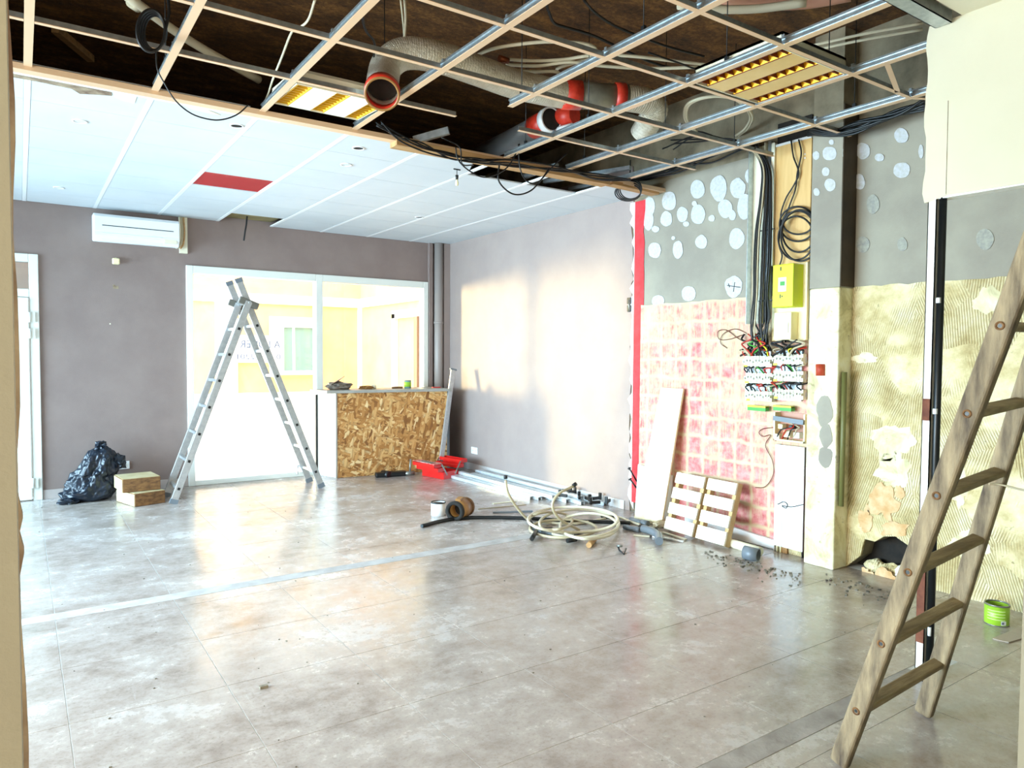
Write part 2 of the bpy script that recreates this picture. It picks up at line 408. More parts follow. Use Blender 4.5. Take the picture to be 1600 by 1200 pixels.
for a, b in SEAM:
    B((-3.1 if a > 3 else 1.9, a+.002, -.008), (XR if a > 3 else 3.46, b-.002, .001)).build('cement_strip', 'seam' if a > 3 else 'seam2', fl)

# back wall with the shop window and the door
wb = MB().box2((-3.2, YB, 0), (-.95, YB+.2, ZS)).box2((.165, YB, 0), (1.54, YB+.2, ZS)).box2((4.52, YB, 0), (XR+.2, YB+.2, ZS))
wb.box2((-.95, YB, 2.456), (.165, YB+.2, ZS)).box2((1.54, YB, 2.45), (4.52, YB+.2, ZS))
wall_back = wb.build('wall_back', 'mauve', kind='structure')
B((.168, YB-.012, .001), (1.535, YB+.001, .095)).build('baseboard_back', M('baseboard_paint', '#b4a8a2', None, rough=.5), kind='structure')
B((XR-.012, 5.05, .001), (XR+.001, 8.40, .085)).build('baseboard_right', M('baseboard_paint_white', '#c9c6c4', None, rough=.5), kind='structure')
# right wall: polygon in Y,Z with the hole broken through at floor level
hole = [on_x(px, py, XR) for px, py in ((1322, 893), (1345, 868), (1352, 842), (1368, 846), (1382, 838), (1400, 838), (1420, 852), (1422, 885), (1412, 915))]
hp = [(h.y, max(h.z, 0)) for h in hole]; hp[0] = (hp[0][0], 0); hp[-1] = (hp[-1][0], 0)
outl = [(-3.2, 0), (-3.2, ZS), (YB+.2, ZS), (YB+.2, 0)]+hp
wall_right = MB().prism([(XR+.012, y, z) for y, z in outl], (.25, 0, 0)).build('wall_right', 'roughpl', kind='structure')
B((XR+.14, 2.2, 0), (XR+.26, 2.9, .5)).build('cavity_back', 'void', wall_right)
# mauve plaster face, broken edge on its near side
pts = [(YB, 0), (YB, ZC+.3), (5.0, ZC+.3)]
rr = random.Random(3); z = ZC+.1
while z > .06:
    pts.append((4.975+rr.uniform(-.03, .035), z)); z -= rr.uniform(.03, .12)
pts.append((4.98, 0))
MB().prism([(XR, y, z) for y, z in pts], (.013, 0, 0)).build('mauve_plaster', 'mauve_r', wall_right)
e = [];  z = 2.93
for k in range(46): e.append((4.965+max(0, rr.uniform(-.02, .065)), z)); z -= .062
MB().prism([(XR-.002, 4.93, 2.93)]+[(XR-.002, y, z) for y, z in e]+[(XR-.002, 4.93, .02)], (.004, 0, 0)).build('chipped_edge', 'white', wall_right)
e1 = [];  z = 2.93
for k in range(30): e1.append((4.832+rr.uniform(-.012, .012), z)); z -= .098
MB().prism([(XR-.004, 4.957, 2.93)]+[(XR-.004, y, z) for y, z in e1]+[(XR-.004, 4.957, .09)], (.014, 0, 0)).build('red_paint_strip', 'redpaint', wall_right)
# bare grey plaster above, tile beds below
MB().prism([(XR+.002, y, z) for y, z in ((4.86, 1.9), (4.86, 2.93), (4.55, 3.055), (3.0, 3.07), (-3.2, 3.05), (-3.2, 1.9))], (.011, 0, 0)).build('grey_plaster', 'greypl', wall_right)
def ragged(y0, y1, z, n, a):
    return [(y0+(y1-y0)*k/n, z+rr.uniform(-a, a)) for k in range(n+1)]
MB().prism([(XR-.006, y, z) for y, z in [(4.86, .02)]+ragged(4.86, 3.0, 1.955, 24, .006)+[(3.0, .02)]], (.019, 0, 0)).build('red_tile_bed', 'redgrid', wall_right)
hq = [(y, z) for y, z in hp]
MB().prism([(XR-.008, y, z) for y, z in [(3.0, 0)]+ragged(3.0, .66, 1.965, 40, .008)+[(.66, 0)]+hq[::-1]], (.021, 0, 0)).build('adhesive_bed', 'comb', wall_right)
for k, (cx, cy, rx, ry) in enumerate(((1380, 786, 22, 28), (1352, 812, 12, 20), (1398, 826, 22, 12), (1405, 770, 8, 10), (1375, 905, 24, 16), (1352, 900, 10, 14), (1480, 938, 24, 10), (1548, 946, 12, 5))):
    MB().prism(blob(cx, cy, rx, ry, XR-.014, .004, k+50, 30, .55), (.006, 0, 0)).build('exposed_plaster', 'terracotta', wall_right)
for k, (cx, cy, rx, ry) in enumerate(((1395, 690, 34, 26), (1350, 560, 20, 8), (1545, 470, 26, 20), (1500, 760, 14, 30), (1395, 735, 26, 30), (1520, 850, 30, 20))):
    MB().prism(blob(cx, cy, rx, ry, XR-.0095, .004, k+80, 30, .5), (.004, 0, 0)).build('plaster_patch', 'patchy', wall_right)
MB().prism(blob(1568, 466, 5, 11, XR-.014, .004, 5, 10, .2), (.006, 0, 0)).build('lime_paint_mark', 'green', wall_right)
# filler dabs left by glued panels
DABS = ((1015, 322, 9, 14), (1013, 344, 8, 17), (1045, 314, 11.5, 15), (1041, 342, 9, 12), (1024, 358, 6, 5), (1090, 296, 11, 15), (1123, 294, 13, 20),
        (1153, 294, 12, 16), (1170, 275, 6, 11), (1066, 335, 8.5, 12), (1072, 350, 5, 4), (1091, 335, 11.5, 15.5), (1112, 341, 5, 5), (1133, 326, 11, 15), (1144, 336, 6, 8),
        (1163, 323, 11, 20), (1023, 391, 10, 12.5), (1059, 390, 8, 14), (1096, 378, 9, 11), (1151, 373, 12, 16), (1146, 448, 13.5, 17.5), (1076, 459, 11, 12), (1028, 470, 10, 9),
        (1348, 236, 11.5, 13), (1343, 284, 9, 12), (1374, 246, 7.5, 6), (1408, 212, 11.5, 11.7), (1409, 266, 13, 12.5), (1439, 237, 4, 11), (1468, 378, 9, 19), (1085, 318, 4, 4), (1052, 372, 3, 3))
for k, (cx, cy, rx, ry) in enumerate(DABS):
    MB().prism(blob(cx, cy, rx, ry, XR-.003-.0002*(k % 9), .004, k, 18, .13), (.006, 0, 0)).build('filler_dab', 'dab', wall_right)
for k, (cx, cy, rx, ry) in enumerate(((1364, 319, 10, 15), (1348, 382, 10.5, 13), (1410, 382, 8, 11), (1539, 374, 14, 16))):
    MB().prism(blob(cx, cy, rx, ry, XR-.003, .004, k+40, 18, .13), (.006, 0, 0)).build('filler_dab', 'dabgrey', wall_right)
mk = MB()
for a, b in (((1136, 446), (1157, 449)), ((1148, 441), (1146, 456)), ((1138, 443), (1140, 449))): mk.tube([on_x(*a, XR-.0045), on_x(*b, XR-.0045)], .003, 6)
mk.build('pencil_mark', 'toolblack', wall_right)
# square column on the right wall
CX, CY0, CY1 = 4.63, 2.79, 3.02
colm = B((CX, CY0, 0), (XR+.015, CY1, 1.965)).build('pillar', 'patchy', kind='structure', bev=.012)
B((CX+.004, CY0+.004, 1.965), (XR+.015, CY1, 3.08)).build('grey_plaster', 'greypl', colm)
B((CX+.01, CY0+.01, 3.08), (XR+.015, CY1, ZS)).build('rough_plaster', 'roughpl', colm)
def fblob(cx, cy, rx, ry, Y, sd):
    return [on_y(cx+rx*math.cos(t)*(1+.15*noise.noise(V((sd, math.cos(t), math.sin(t))))), cy+ry*math.sin(t)*(1+.15*noise.noise(V((sd+9, math.cos(t), math.sin(t))))), Y) for t in [2*math.pi*k/14 for k in range(14)]]
for k, (cx, cy, rx, ry) in enumerate(((1275, 243, 5.5, 7), (1296, 240, 11, 11), (1290, 268, 6, 7), (1297, 289, 9, 10), (1276, 300, 5, 6), (1299, 222, 4, 4))):
    MB().prism(blob(cx, cy, rx, ry, CX+.001, .004, k+20, 16, .15), (.006, 0, 0)).build('filler_dab', 'dab', colm)
for k, (cx, cy, rx, ry) in enumerate(((1322, 240, 5, 17), (1322, 282, 5, 18))):
    MB().prism(fblob(cx, cy, rx, ry, CY0+.001, k+3), (0, .006, 0)).build('filler_dab', 'dabgrey', colm)
for k, (cx, cy, rx, ry) in enumerate(((1288, 642, 13, 24), (1291, 682, 10, 18), (1289, 713, 12, 16))):
    MB().prism(blob(cx, cy, rx, ry, CX-.003, .004, k+90, 16, .25), (.008, 0, 0)).build('plaster_patch', 'greypl', colm)
rec = MB(); rec.tube([on_x(1282, 569, CX-.006), on_x(1282, 587, CX-.006)], .032, 12); rec.build('red_recess', M('recess_red', '#a8331a', '#c2502a', 30, .6), colm)
c0 = on_y(1318, 640, CY0-.02); MB().cyl((c0.x, c0.y, 0.45), (c0.x, c0.y, 1.38), .018).build('conduit', 'olive', colm)
B((CX+.004, CY0-.004, 1.97), (XR+.005, CY0+.004, 3.2)).build('dark_side_board', M('dark_brown_board', '#3a2c1a', '#4a3a22', 5, .7), colm)
# far false ceiling: panels, white bars, slab above
ceil = B((-3.1, 4.62, ZC+.03), (1.2, YB, ZC+.034)).build('ceiling', 'panel', kind='structure')
GX0 = .06; missing = {(5, 0), (6, 0), (3, 6), (2, 3)}
YR = [4.64, 5.16, 5.75, 6.34, 6.86, 7.44, 8.02, 8.595]
pan = None
for i in range(-3, 8):
    for j in range(7):
        x0, x1 = GX0+i*.6, GX0+(i+1)*.6; y0, y1 = YR[j], YR[j+1]
        if (i, j) in missing: continue
        x1 = min(x1, XR)
        if i == 4 and j == 0:                                   # a corner broken away
            MB().prism([(x0+.02, y0, ZC), (x0+.40, y0+.02, ZC), (x1-.02, y0+.43, ZC), (x1-.02, y1, ZC), (x0+.02, y1, ZC)], (0, 0, .012)).build('ceiling_panel', 'panel', ceil)
        else:
            B((x0+.018, y0+.002, ZC), (x1-(.018 if x1 < XR else 0), y1-.002, ZC+.012)).build('ceiling_panel', 'panel', ceil)
for i in range(-3, 8):
    B((GX0+i*.6-.0165, 4.64, ZC-.002), (GX0+i*.6+.0165, YB-.005, ZC+.010)).build('ceiling_bar', 'white', ceil)
B((1.26+.02, 6.345, ZC+.003), (1.86-.02, 6.855, ZC+.012)).build('red_panel', 'redpanel', ceil, label='glossy red ceiling panel')
B((1.88, 8.02, ZC+.05), (2.46, 8.58, ZC+.06)).build('hole_board', M('hole_board', '#9a8a5c', '#7a6a44', 6, .8), ceil)
bt = MB()
bt.box2((-3.1, 4.575, ZC-.02), (XR, 4.645, ZC+.012)); bt.build('edge_beam', 'peach', ceil)
B((-3.1, 4.645, ZC-.012), (1.4, 4.70, ZC-.001)).build('edge_beam', 'white', ceil, label='white painted edge strip')
def cblob(pl, nm, mt):
    MB().prism([on_z(x, y, ZC-.003) for x, y in pl], (0, 0, .004)).build(nm, mt, ceil)
cblob(((10, 112), (60, 116), (120, 128), (174, 141), (175, 150), (150, 148), (125, 147), (112, 139), (60, 128), (10, 119)), 'plaster_scar', 'rawedge')
cblob(((176, 142), (214, 150), (210, 162), (190, 157), (178, 151)), 'plaster_scar', 'cream')
cblob(((285, 163), (320, 170), (345, 180), (330, 178), (300, 171)), 'plaster_scar', 'cream')
for (x, y, k) in ((370, 196, 1), (560, 231, 1), (655, 339, 1), (125, 189, 0), (541, 257, 0), (92, 293, 0)):
    p = on_z(x, y, ZC); rg = MB().pipe((p.x, p.y, ZC-.006), (p.x, p.y, ZC+.004), .045, .036); rg.build('downlight_ring', 'white', ceil)
    MB().cyl((p.x, p.y, ZC-.003), (p.x, p.y, ZC+.002), .036).build('downlight_opening', 'void' if k else 'panel', ceil)
slab = B((-3.2, -3.2, ZS), (XR+.2, YB+.2, ZS+.2)).build('ceiling_slab', 'slab', kind='structure')
B((-3.2, -3.2, ZC), (XR, 1.52, ZC+.04)).build('ceiling_soffit', 'cream', kind='structure')
B((-3.2, 1.50, ZC+.04), (3.41, 1.52, ZS)).build('wall_soffit', 'roughpl', kind='structure')
# walls around: left (closed, unseen), front with the opening the picture is taken through, behind the camera
wl = MB().box2((-3.4, -3.2, 0), (-3.2, YB+.2, ZS)); wl.build('wall_left', 'mauve', kind='structure')
JX = -.003
fr = MB().box2((-3.2, YF-.16, 0), (JX, YF, ZC)).box2((1.825, YF-.16, 0), (XR, YF, ZC)).box2((JX, YF-.16, 2.6), (1.825, YF, ZC))
wf = fr.build('wall_front', 'beige', kind='structure')
eg = [(JX-.02, 0), (JX-.02, 2.6)]; z = 2.6; 
while z > 0: eg.append((JX+rr.uniform(0, .0035), z)); z -= rr.uniform(.01, .05)
MB().prism([(x, YF-.02, z) for x, z in eg], (0, .022, 0)).build('raw_edge', 'rawedge', wf)
B((-3.2, -3.4, 0), (XR+.2, -3.2, ZS)).build('wall_behind', 'cream', kind='structure')
# hanging wall above the removed partition
BX = 3.41
ed = [(1.655, ZC), ]; z = 2.93
while z > 2.2: ed.append((1.66+rr.uniform(-.008, .008), z)); z -= .05
bulk = [(YF, ZC)]+ed+[(1.655, 2.185), (1.62, 2.19), (1.56, 2.205), (YF, 2.19)]
bh = MB().prism([(BX, y, z) for y, z in bulk], (.012, 0, 0)).build('partition_head', 'head', kind='structure')
MB().prism([(BX+.06, y, z) for y, z in bulk], (.012, 0, 0)).build('plasterboard', 'head', bh)
B((BX+.005, YF, 2.195), (BX+.07, 1.60, 2.215)).build('bottom_board', 'white', bh)
MB().tube([(BX-.0005, 1.563, 2.21), (BX-.0005, 1.565, 2.62)], .0012, 5).build('joint_crack', 'rawedge', bh)
pr = MB(); pr.box2((.2, 1.555, ZC-.022), (BX-.01, 1.625, ZC-.018)).box2((.2, 1.555, ZC-.022), (BX-.01, 1.559, ZC+.03)).box2((.2, 1.621, ZC-.022), (BX-.01, 1.625, ZC+.03))
pr.build('trim_1', 'galv', kind='structure')
# door, far left on the back wall
d1 = thing('door_1', 'white plastic glazed door with transom at the left end of the mauve wall', None, (-.4, YB, 0), kind='structure')
f = MB(); y0, y1 = YB-.03, YB+.09
f.box2((.085, y0, 0), (.165, y1, 2.456)).box2((-.95, y0, 0), (-.87, y1, 2.456)).box2((-.87, y0, 2.376), (.085, y1, 2.456)).box2((-.87, y0, 2.03), (.085, y1, 2.11)); f.build('door_frame', 'whitepvc', d1, bev=.006)
f = MB(); y0, y1 = YB-.045, YB+.03
f.box2((-.035, y0, .012), (.08, y1, 2.025)).box2((-.865, y0, .012), (-.75, y1, 2.025)).box2((-.75, y0, 1.9), (-.035, y1, 2.025)).box2((-.75, y0, .012), (-.035, y1, .14))
lf = f.build('door_leaf', 'whitepvc', d1, bev=.008)
B((-.75, YB-.01, .14), (-.035, YB, 1.9)).build('glass_pane', 'glass', lf)
B((-.87, YB+.02, 2.11), (.085, YB+.03, 2.376)).build('glass_pane', 'glass', d1)
MB().tube([(-.70, YB-.05, 1.05), (-.70, YB-.09, 1.05), (-.6, YB-.09, 1.05)], .011, 8, raw=True).build('handle', 'alu', lf)
for z in (1.78, 1.62, .13):
    MB().cyl((.084, YB-.055, z), (.084, YB-.055, z+.1), .014, n=10).box2((.05, YB-.052, z), (.13, YB-.043, z+.1)).build('hinge', 'whitepvc', d1)
# shop window
w1 = thing('window_1', 'full-height two-pane shop window in a white frame, lettering on the glass', None, (3.0, YB, 0), kind='structure')
f = MB(); y0, y1 = YB-.03, YB+.1
X0, X1, XM0, XM1 = 1.525, 4.52, 2.985, 3.07
f.box2((X0, y0, .0), (X0+.07, y1, 2.455)).box2((X1-.07, y0, 0), (X1, y1, 2.455)).box2((XM0, y0, 0), (XM1, y1, 2.455))
for a, b in ((X0+.07, XM0), (XM1, X1-.07)): f.box2((a, y0, 2.37), (b, y1, 2.455)).box2((a, y0, 0), (b, y1, .055))
f.build('window_frame', 'whitepvc', w1, bev=.006)
B((X0+.07, YB+.03, .055), (XM0, YB+.036, 2.37)).build('glass_pane', 'glass', w1)
B((XM1, YB+.03, .055), (X1-.07, YB+.036, 2.37)).build('glass_pane', 'glass', w1)
m['letter'] = M('grey_blue_lettering', '#5f7598', None, rough=.5)
def text(body, px0, px1, py0, py1):
    a = on_y(px1, (py0+py1)/2+1.0, YB+.029); b = on_y(px0, (py0+py1)/2-1.0, YB+.029)
    h = (on_y(px0, py0, YB).z-on_y(px0, py1, YB).z)
    c = bpy.data.curves.new('lettering', 'FONT'); c.body = body; c.size = h*1.38; c.extrude = .0004; c.align_x = 'LEFT'
    o = bpy.data.objects.new('lettering_src', c); COL.objects.link(o); bpy.context.view_layer.update()
    wd = max(o.dimensions.x, .01); me = bpy.data.meshes.new_from_object(o.evaluated_get(bpy.context.evaluated_depsgraph_get()))
    bpy.data.objects.remove(o)
    k = abs(a.x-b.x)/wd
    for v in me.vertices: v.co = V((a.x-v.co.x*k, v.co.z+YB+.0285, (a.z-h/2)+v.co.y))-V((3.0, YB, 0))
    me.materials.clear(); me.materials.append(m['letter'])
    t = bpy.data.objects.new('lettering', me); COL.objects.link(t); t.parent = w1
text('A LOUER', 375, 438, 531, 543); text('0      62201', 371, 439, 552, 560.5)
# ================================================================== OUTSIDE
B((-14, YB+.2, -.1), (14, 40, -.005)).build('pavement', 'pave', kind='structure')
yb = thing('yellow_building', 'pale yellow rendered building with white trim seen through the shop window', 'building', (3.6, 11.8, 0))
FY = 11.8
B((2.15, FY, 0), (5.3, FY+.3, 3.4)).build('far_wall', 'yellowwall', yb)
B((4.9, YB+.35, 0), (5.3, FY, 3.4)).build('side_wall', 'yellowwall', yb)
B((2.1, FY-.05, 2.29), (4.86, FY, 2.44)).build('trim_band', 'white', yb); B((4.85, YB+.35, 2.29), (4.9, FY, 2.44)).build('trim_band', 'white', yb)
B((2.1, FY-.04, 0), (4.86, FY, .86)).build('plinth', 'white', yb)
B((2.5, FY-.08, 0), (2.82, FY-.001, 2.29)).build('pilaster', 'white', yb); B((4.84, FY-.06, 0), (4.9, FY-.001, 2.29)).build('pilaster', 'white', yb)
B((2.82, FY-.05, 1.345), (3.33, FY-.001, 1.78)).build('white_wall_panel', 'white', yb)
wfm = MB().box2((3.33, FY-.06, 1.14), (3.55, FY-.002, 2.09)).box2((4.06, FY-.06, 1.14), (4.16, FY-.002, 2.09)).box2((3.55, FY-.06, 1.92), (4.06, FY-.002, 2.09)).box2((3.55, FY-.06, 1.14), (4.06, FY-.002, 1.21))
wn = wfm.build('window', 'white', yb); B((3.55, FY-.02, 1.21), (4.06, FY-.004, 1.92)).build('pane', 'pane_far', wn)
B((3.70, FY-.03, 1.21), (3.74, FY-.02, 1.92)).build('pane_bar', 'white', wn)
for ya, yb_ in ((9.35, 9.46), (10.3, 10.42)): B((4.84, ya, 0), (4.9, yb_, 2.12)).build('door_surround', 'white', yb)
B((4.84, 9.35, 2.05), (4.9, 10.42, 2.17)).build('door_surround', 'white', yb)
dr = B((4.80, 9.46, 0), (4.86, 9.56, 2.05)).build('door', M('brown_door', '#7a5c4c', None, rough=.5), yb)
B((-2.8, 9.1, 0), (.5, 9.25, 3.2)).build('sun_block_wall', 'white', kind='structure')  # added to keep the low sun from coming through the door glass
# ================================================================== SUSPENDED GRID
cg = thing('ceiling_grid', 'bare metal suspended ceiling grid hanging below the brown slab, its panels gone', 'ceiling grid', (2.4, 3.1, ZC))
def runner(x, ya, yb_):
    t = MB().box2((x-.019, ya, ZC), (x+.019, yb_, ZC+.003)).build('main_runner', 'peach', cg)
    w_ = MB().box2((x-.004, ya, ZC+.003), (x+.004, yb_, ZC+.034)); w_.box2((x-.011, ya, ZC+.034), (x+.011, yb_, ZC+.044)); w_.box2((x-.009, ya, ZC+.012), (x+.009, yb_, ZC+.018))
    w_.build('runner_web', 'galv', t); return t
for i, (x, ya, yb_) in enumerate(((-1.74, 1.63, 4.575), (-1.14, 1.63, 4.575), (-.54, 1.63, 4.575), (.06, 1.63, 4.575), (.66, 1.63, 4.575), (1.26, 1.63, 4.575), (1.86, 1.63, 4.575), (2.46, 1.63, 3.62), (3.06, 1.63, 4.575), (3.66, 1.63, 4.575), (4.26, 1.63, 4.575))):
    runner(x, ya, yb_)
def tee(x0, y0, x1, y1):
    d = V((x1-x0, y1-y0, 0)).normalized()*.020
    a = V((x0, y0, 0))+d; b = V((x1, y1, 0))-d
    t = MB().bar((a.x, a.y, ZC+.0015), (b.x, b.y, ZC+.0015), .026, .003).build('cross_tee', 'peach', cg)
    MB().bar((a.x, a.y, ZC+.017), (b.x, b.y, ZC+.017), .004, .028).build('tee_web', 'galv', t)
XS = [-1.74+.6*k for k in range(12)]
for j, y in enumerate((3.96, 3.36, 2.76, 2.16)):
    for i in range(11):
        x0, x1 = XS[i], min(XS[i+1], XR-.02)
        if i == 10:
            if j in (1, 2): tee(x0, y, x0+.42, y)
            elif j == 3: tee(x0, y, x1, y-.28)
            elif j == 0: tee(x0, y, x0+.25, y)
            continue
        if j == 0 and i == 6: tee(x0, y, x0+.44, y); continue
        if j == 0 and i == 7: continue
        if j == 0 and i == 8: tee(x0-.32, y+.0, x1, y); continue
        tee(x0, y, x1, y)
tee(3.66, 1.98, 4.12, 2.16-.0)
for x, y in ((.06, 3.0), (.66, 4.2), (1.26, 3.0), (1.86, 4.1), (2.46, 2.5), (3.06, 2.5), (3.06, 3.6), (3.66, 2.3), (3.66, 3.5), (4.26, 2.5), (4.26, 3.4), (1.86, 2.6), (2.46, 3.5), (3.66, 4.35), (3.06, 4.3)):
    MB().cyl((x, y, ZC+.04), (x, y, ZS), .0028, n=6).box((x, y, ZC+.052), (.016, .02, .03)).build('hanger_rod', 'toolblack', cg)
for x in XS[3:]:
    for y in (3.96, 3.36, 2.76, 2.16):
        if x == 2.46 and y == 3.96: continue
        MB().box((x, y, ZC+.05), (.018, .016, .014)).build('clip', 'galv', cg)
MB().bar((2.32, 4.62, ZC+.02), (2.50, 4.44, ZC+.075), .03, .05).build('broken_runner', 'galv', cg)
# ================================================================== THINGS ABOVE THE GRID
def fixture(x0, y0, x1, y1, z, label, tilt, frame, plate, lvm='amber'):
    cx, cy = (x0+x1)/2, (y0+y1)/2
    t = thing('louvre_light', label, 'ceiling light', (cx, cy, z), 'square fluorescent lights left in the ceiling grid')
    w, d = x1-x0, y1-y0
    f = MB().box2((x0, y0, z+.07), (x1, y1, z+.085))
    for a, b in (((x0, y0), (x0+.006, y1)), ((x1-.006, y0), (x1, y1)), ((x0, y0), (x1, y0+.006)), ((x0, y1-.006), (x1, y1))): f.box2((*a, z), (*b, z+.085))
    f.build('housing', 'cream', t)
    lw = .085; gaps = (w-3*lw-.02)/2
    for k in range(3):
        a = x0+.01+k*(lw+gaps)
        tr = MB(); tr.prism([(a, y0+.012, z+.004), (a+.02, y0+.012, z+.05), (a+lw-.02, y0+.012, z+.05), (a+lw, y0+.012, z+.004), (a+lw-.004, y0+.012, z+.004), (a+lw-.024, y0+.012, z+.045), (a+.024, y0+.012, z+.045), (a+.004, y0+.012, z+.004)], (0, d-.024, 0))
        lv = tr.build('louvre', lvm, t)
        MB().box2((a+.001, y0+.012, z), (a+.004, y1-.012, z+.008)).box2((a+lw-.004, y0+.012, z), (a+lw-.001, y1-.012, z+.008)).build('louvre_edge', frame, lv)
        n = 10
        for q in range(n):
            yy = y0+.03+(d-.06)*q/(n-1)
            MB().prism([(a+.006, yy, z+.004), (a+.026, yy, z+.044), (a+lw-.026, yy, z+.044), (a+lw-.006, yy, z+.004)], (0, .004, 0)).build('blade', frame, lv)
        if k < 2: B((a+lw, y0+.008, z+.001), (a+lw+gaps, y1-.008, z+.005)).build('plate', plate, t)
    t.rotation_euler = (tilt, 0, 0); return t
fixture(1.285, 3.985, 1.835, 4.46, ZC+.01, 'square ceiling light with pale plates and yellow louvres, hanging tilted beside the foil duct opening', math.radians(3.5), 'yellowbl', 'white', 'yellowlv')
fixture(3.085, 2.185, 3.635, 2.735, ZC+.006, 'square ceiling light with dark red edged orange louvres, flat in the grid', 0, 'darkred', M('warm_light_plate', '#e8c98c', '#dcb874', 3, .5))

# flexible foil duct
dt = thing('foil_duct', 'crinkled silver foil air duct with red tape snaking above the ceiling grid', 'duct', (2.7, 3.8, 3.1))
E0 = on_z(597, 146, 2.945)
path = [E0, on_z(599, 121, 3.09), on_z(606, 100, 3.2), on_z(632, 84, 3.27), on_z(680, 88, 3.28), on_z(740, 108, 3.27), on_z(800, 130, 3.26), on_z(850, 142, 3.25), on_z(885, 148, 3.25)]
P = catmull(path, 10)
def corr(t): return .093+.0035*math.sin(t*420)
mb = MB()
dense = []
for a, b in zip(P, P[1:]):
    for k in range(5): dense.append(a.lerp(b, k/5))
dense.append(P[-1])
mb.tube(dense, lambda t: .092+.0011*math.sin(t*len(dense)*1.9), 22, raw=True, cap=False); mb.build('duct_hose', 'foil', dt)
d0 = (P[1]-P[0]).normalized()
MB().pipe(P[0]-d0*.008, P[0]+d0*.05, .1, .088, 28).build('tape_band', 'redtape', dt, label='red tape band')
MB().pipe(P[0]-d0*.012, P[0]-d0*.006, .099, .086, 28).build('duct_rim', 'cardboard', dt)
MB().cyl(P[0]+d0*.10, P[0]+d0*.105, .087).build('duct_inside', 'void', dt)
A0, A1 = P[-1], on_z(975, 153, 3.25)
dd = (A1-A0).normalized(); L = (A1-A0).length
MB().cyl(A0-dd*.02, A1+dd*.02, .088, n=24).build('rigid_sleeve', M('dull_duct_sleeve', '#6e6a5c', '#8a8474', 8, .45, metal=.5), dt)
MB().cyl(A0-dd*.03, A0+dd*.10, .096, n=26).build('tape_band', 'redtape', dt)
MB().cyl(A1-dd*.07, A1+dd*.0, .096, n=26).build('tape_band', 'redtape', dt)
p2 = [A1, on_z(998, 156, 3.25), on_z(1018, 162, 3.24), on_z(1024, 174, 3.2), on_z(1013, 192, 3.14), on_z(1003, 209, 3.09)]
Q = catmull(p2, 8); dn = []
for a, b in zip(Q, Q[1:]):
    for k in range(4): dn.append(a.lerp(b, k/4))
dn.append(Q[-1])
MB().tube(dn, lambda t: .086+.002*math.sin(t*len(dn)*1.3), 22, raw=True, cap=False).build('duct_hose', 'foil', dt)
de = (Q[-2]-Q[-1]).normalized(); MB().cyl(Q[-1]+de*.06, Q[-1]+de*.065, .082).build('duct_inside', 'void', dt)
MB().tube([on_z(632, 0, 3.62), on_z(634, 30, 3.5), on_z(632, 62, 3.37)], .008, 8).tube([on_z(626, 0, 3.62), on_z(630, 35, 3.5), on_z(632, 62, 3.37)], .006, 8).build('hanger_strap', 'hose', dt)

pv = thing('drain_pipe', 'grey plastic pipe ending in a red taped open branch above the grid', 'pipe', (3.3, 4.7, 3.2))
a, b = on_z(772, 231, 3.25), on_z(838, 198, 3.25); dp = (b-a).normalized(); up_ = V((0, 0, 1))
a = a-dp*.3
MB().cyl(a, b, .078, n=28).build('pipe_run', 'pvcgrey', pv)
MB().cyl(b-dp*.03, b+dp*.16, .086, n=28).build('tape_band', 'redtape', pv)
c = b+dp*.19; side = V((-.45, -.75, -.35)).normalized()
MB().pipe(b+dp*.15, b+dp*.21, .094, .08, 28).build('collar', 'white', pv)
MB().cyl(b+dp*.20, b+dp*.206, .081, n=24).build('pipe_inside', 'void', pv)
MB().cyl(b+dp*.15+V((.09, -.02, .04)), b+dp*.30+V((.14, -.02, .03)), .07, n=20).build('tape_branch', 'redtape', pv)
MB().cyl(b+dp*.17+V((.07, -.01, -.075)), b+dp*.31+V((.12, -.01, -.07)), .035, n=16).build('branch_sleeve', 'white', pv)

hs = thing('beige_hose_coil', 'coil of beige multilayer water hose lying above the ceiling grid behind the duct', 'hose', (3.1, 3.4, 3.4))
zc_ = 3.45
for k, pl in enumerate((
    ((742, 92), (760, 108), (800, 118), (850, 126), (880, 122), (870, 108), (905, 96), (930, 88), (926, 72), (890, 66), (840, 66), (780, 74), (750, 84)),
    ((785, 92), (830, 95), (880, 93), (930, 86), (990, 88), (1060, 96), (1130, 104)),
    ((790, 101), (840, 103), (890, 97), (940, 103), (1010, 107), (1090, 105)),
    ((744, 90), (752, 100), (790, 108), (830, 112), (868, 112), (876, 120)))):
    MB().tube([on_z(x, y, zc_-.02*k) for x, y in pl], .011, 8, closed=(k == 0)).build('hose_loop', 'hose', hs)
p = on_z(780, 91, 3.4); MB().cyl(p, p+V((.07, .0, 0)), .02, n=12).build('brass_fitting', M('brass', '#8a4a2a', None, rough=.35, metal=.7), hs)
h2 = MB(); 
for dz in (0, .012): h2.tube([on_z(x+dz*300, y, 3.25) for x, y in ((1085, 205), (1070, 185), (1075, 162), (1110, 151), (1150, 156), (1172, 180), (1165, 200), (1150, 212))], .010, 8)
h2.build('cream_hose_loop', 'hose', label='loop of cream hose hanging behind the grid left of the fuse board cables', cat='hose')
for k, pl in enumerate((((1060, 8), (1110, 14), (1180, 14), (1260, 4)),)):
    MB().tube([on_z(x, y, 3.35) for x, y in pl], .022, 10).build('grey_conduit', 'hose', label='thick pale conduit curving along the top edge above the grid', cat='conduit')
MB().tube([on_z(x, y, 3.6) for x, y in ((1130, -8), (1190, 1), (1260, 0), (1330, -12))], .05, 14).build('pink_sleeve', 'copperpink', label='fat pinkish sleeve above the grid at the top edge', cat='pipe')
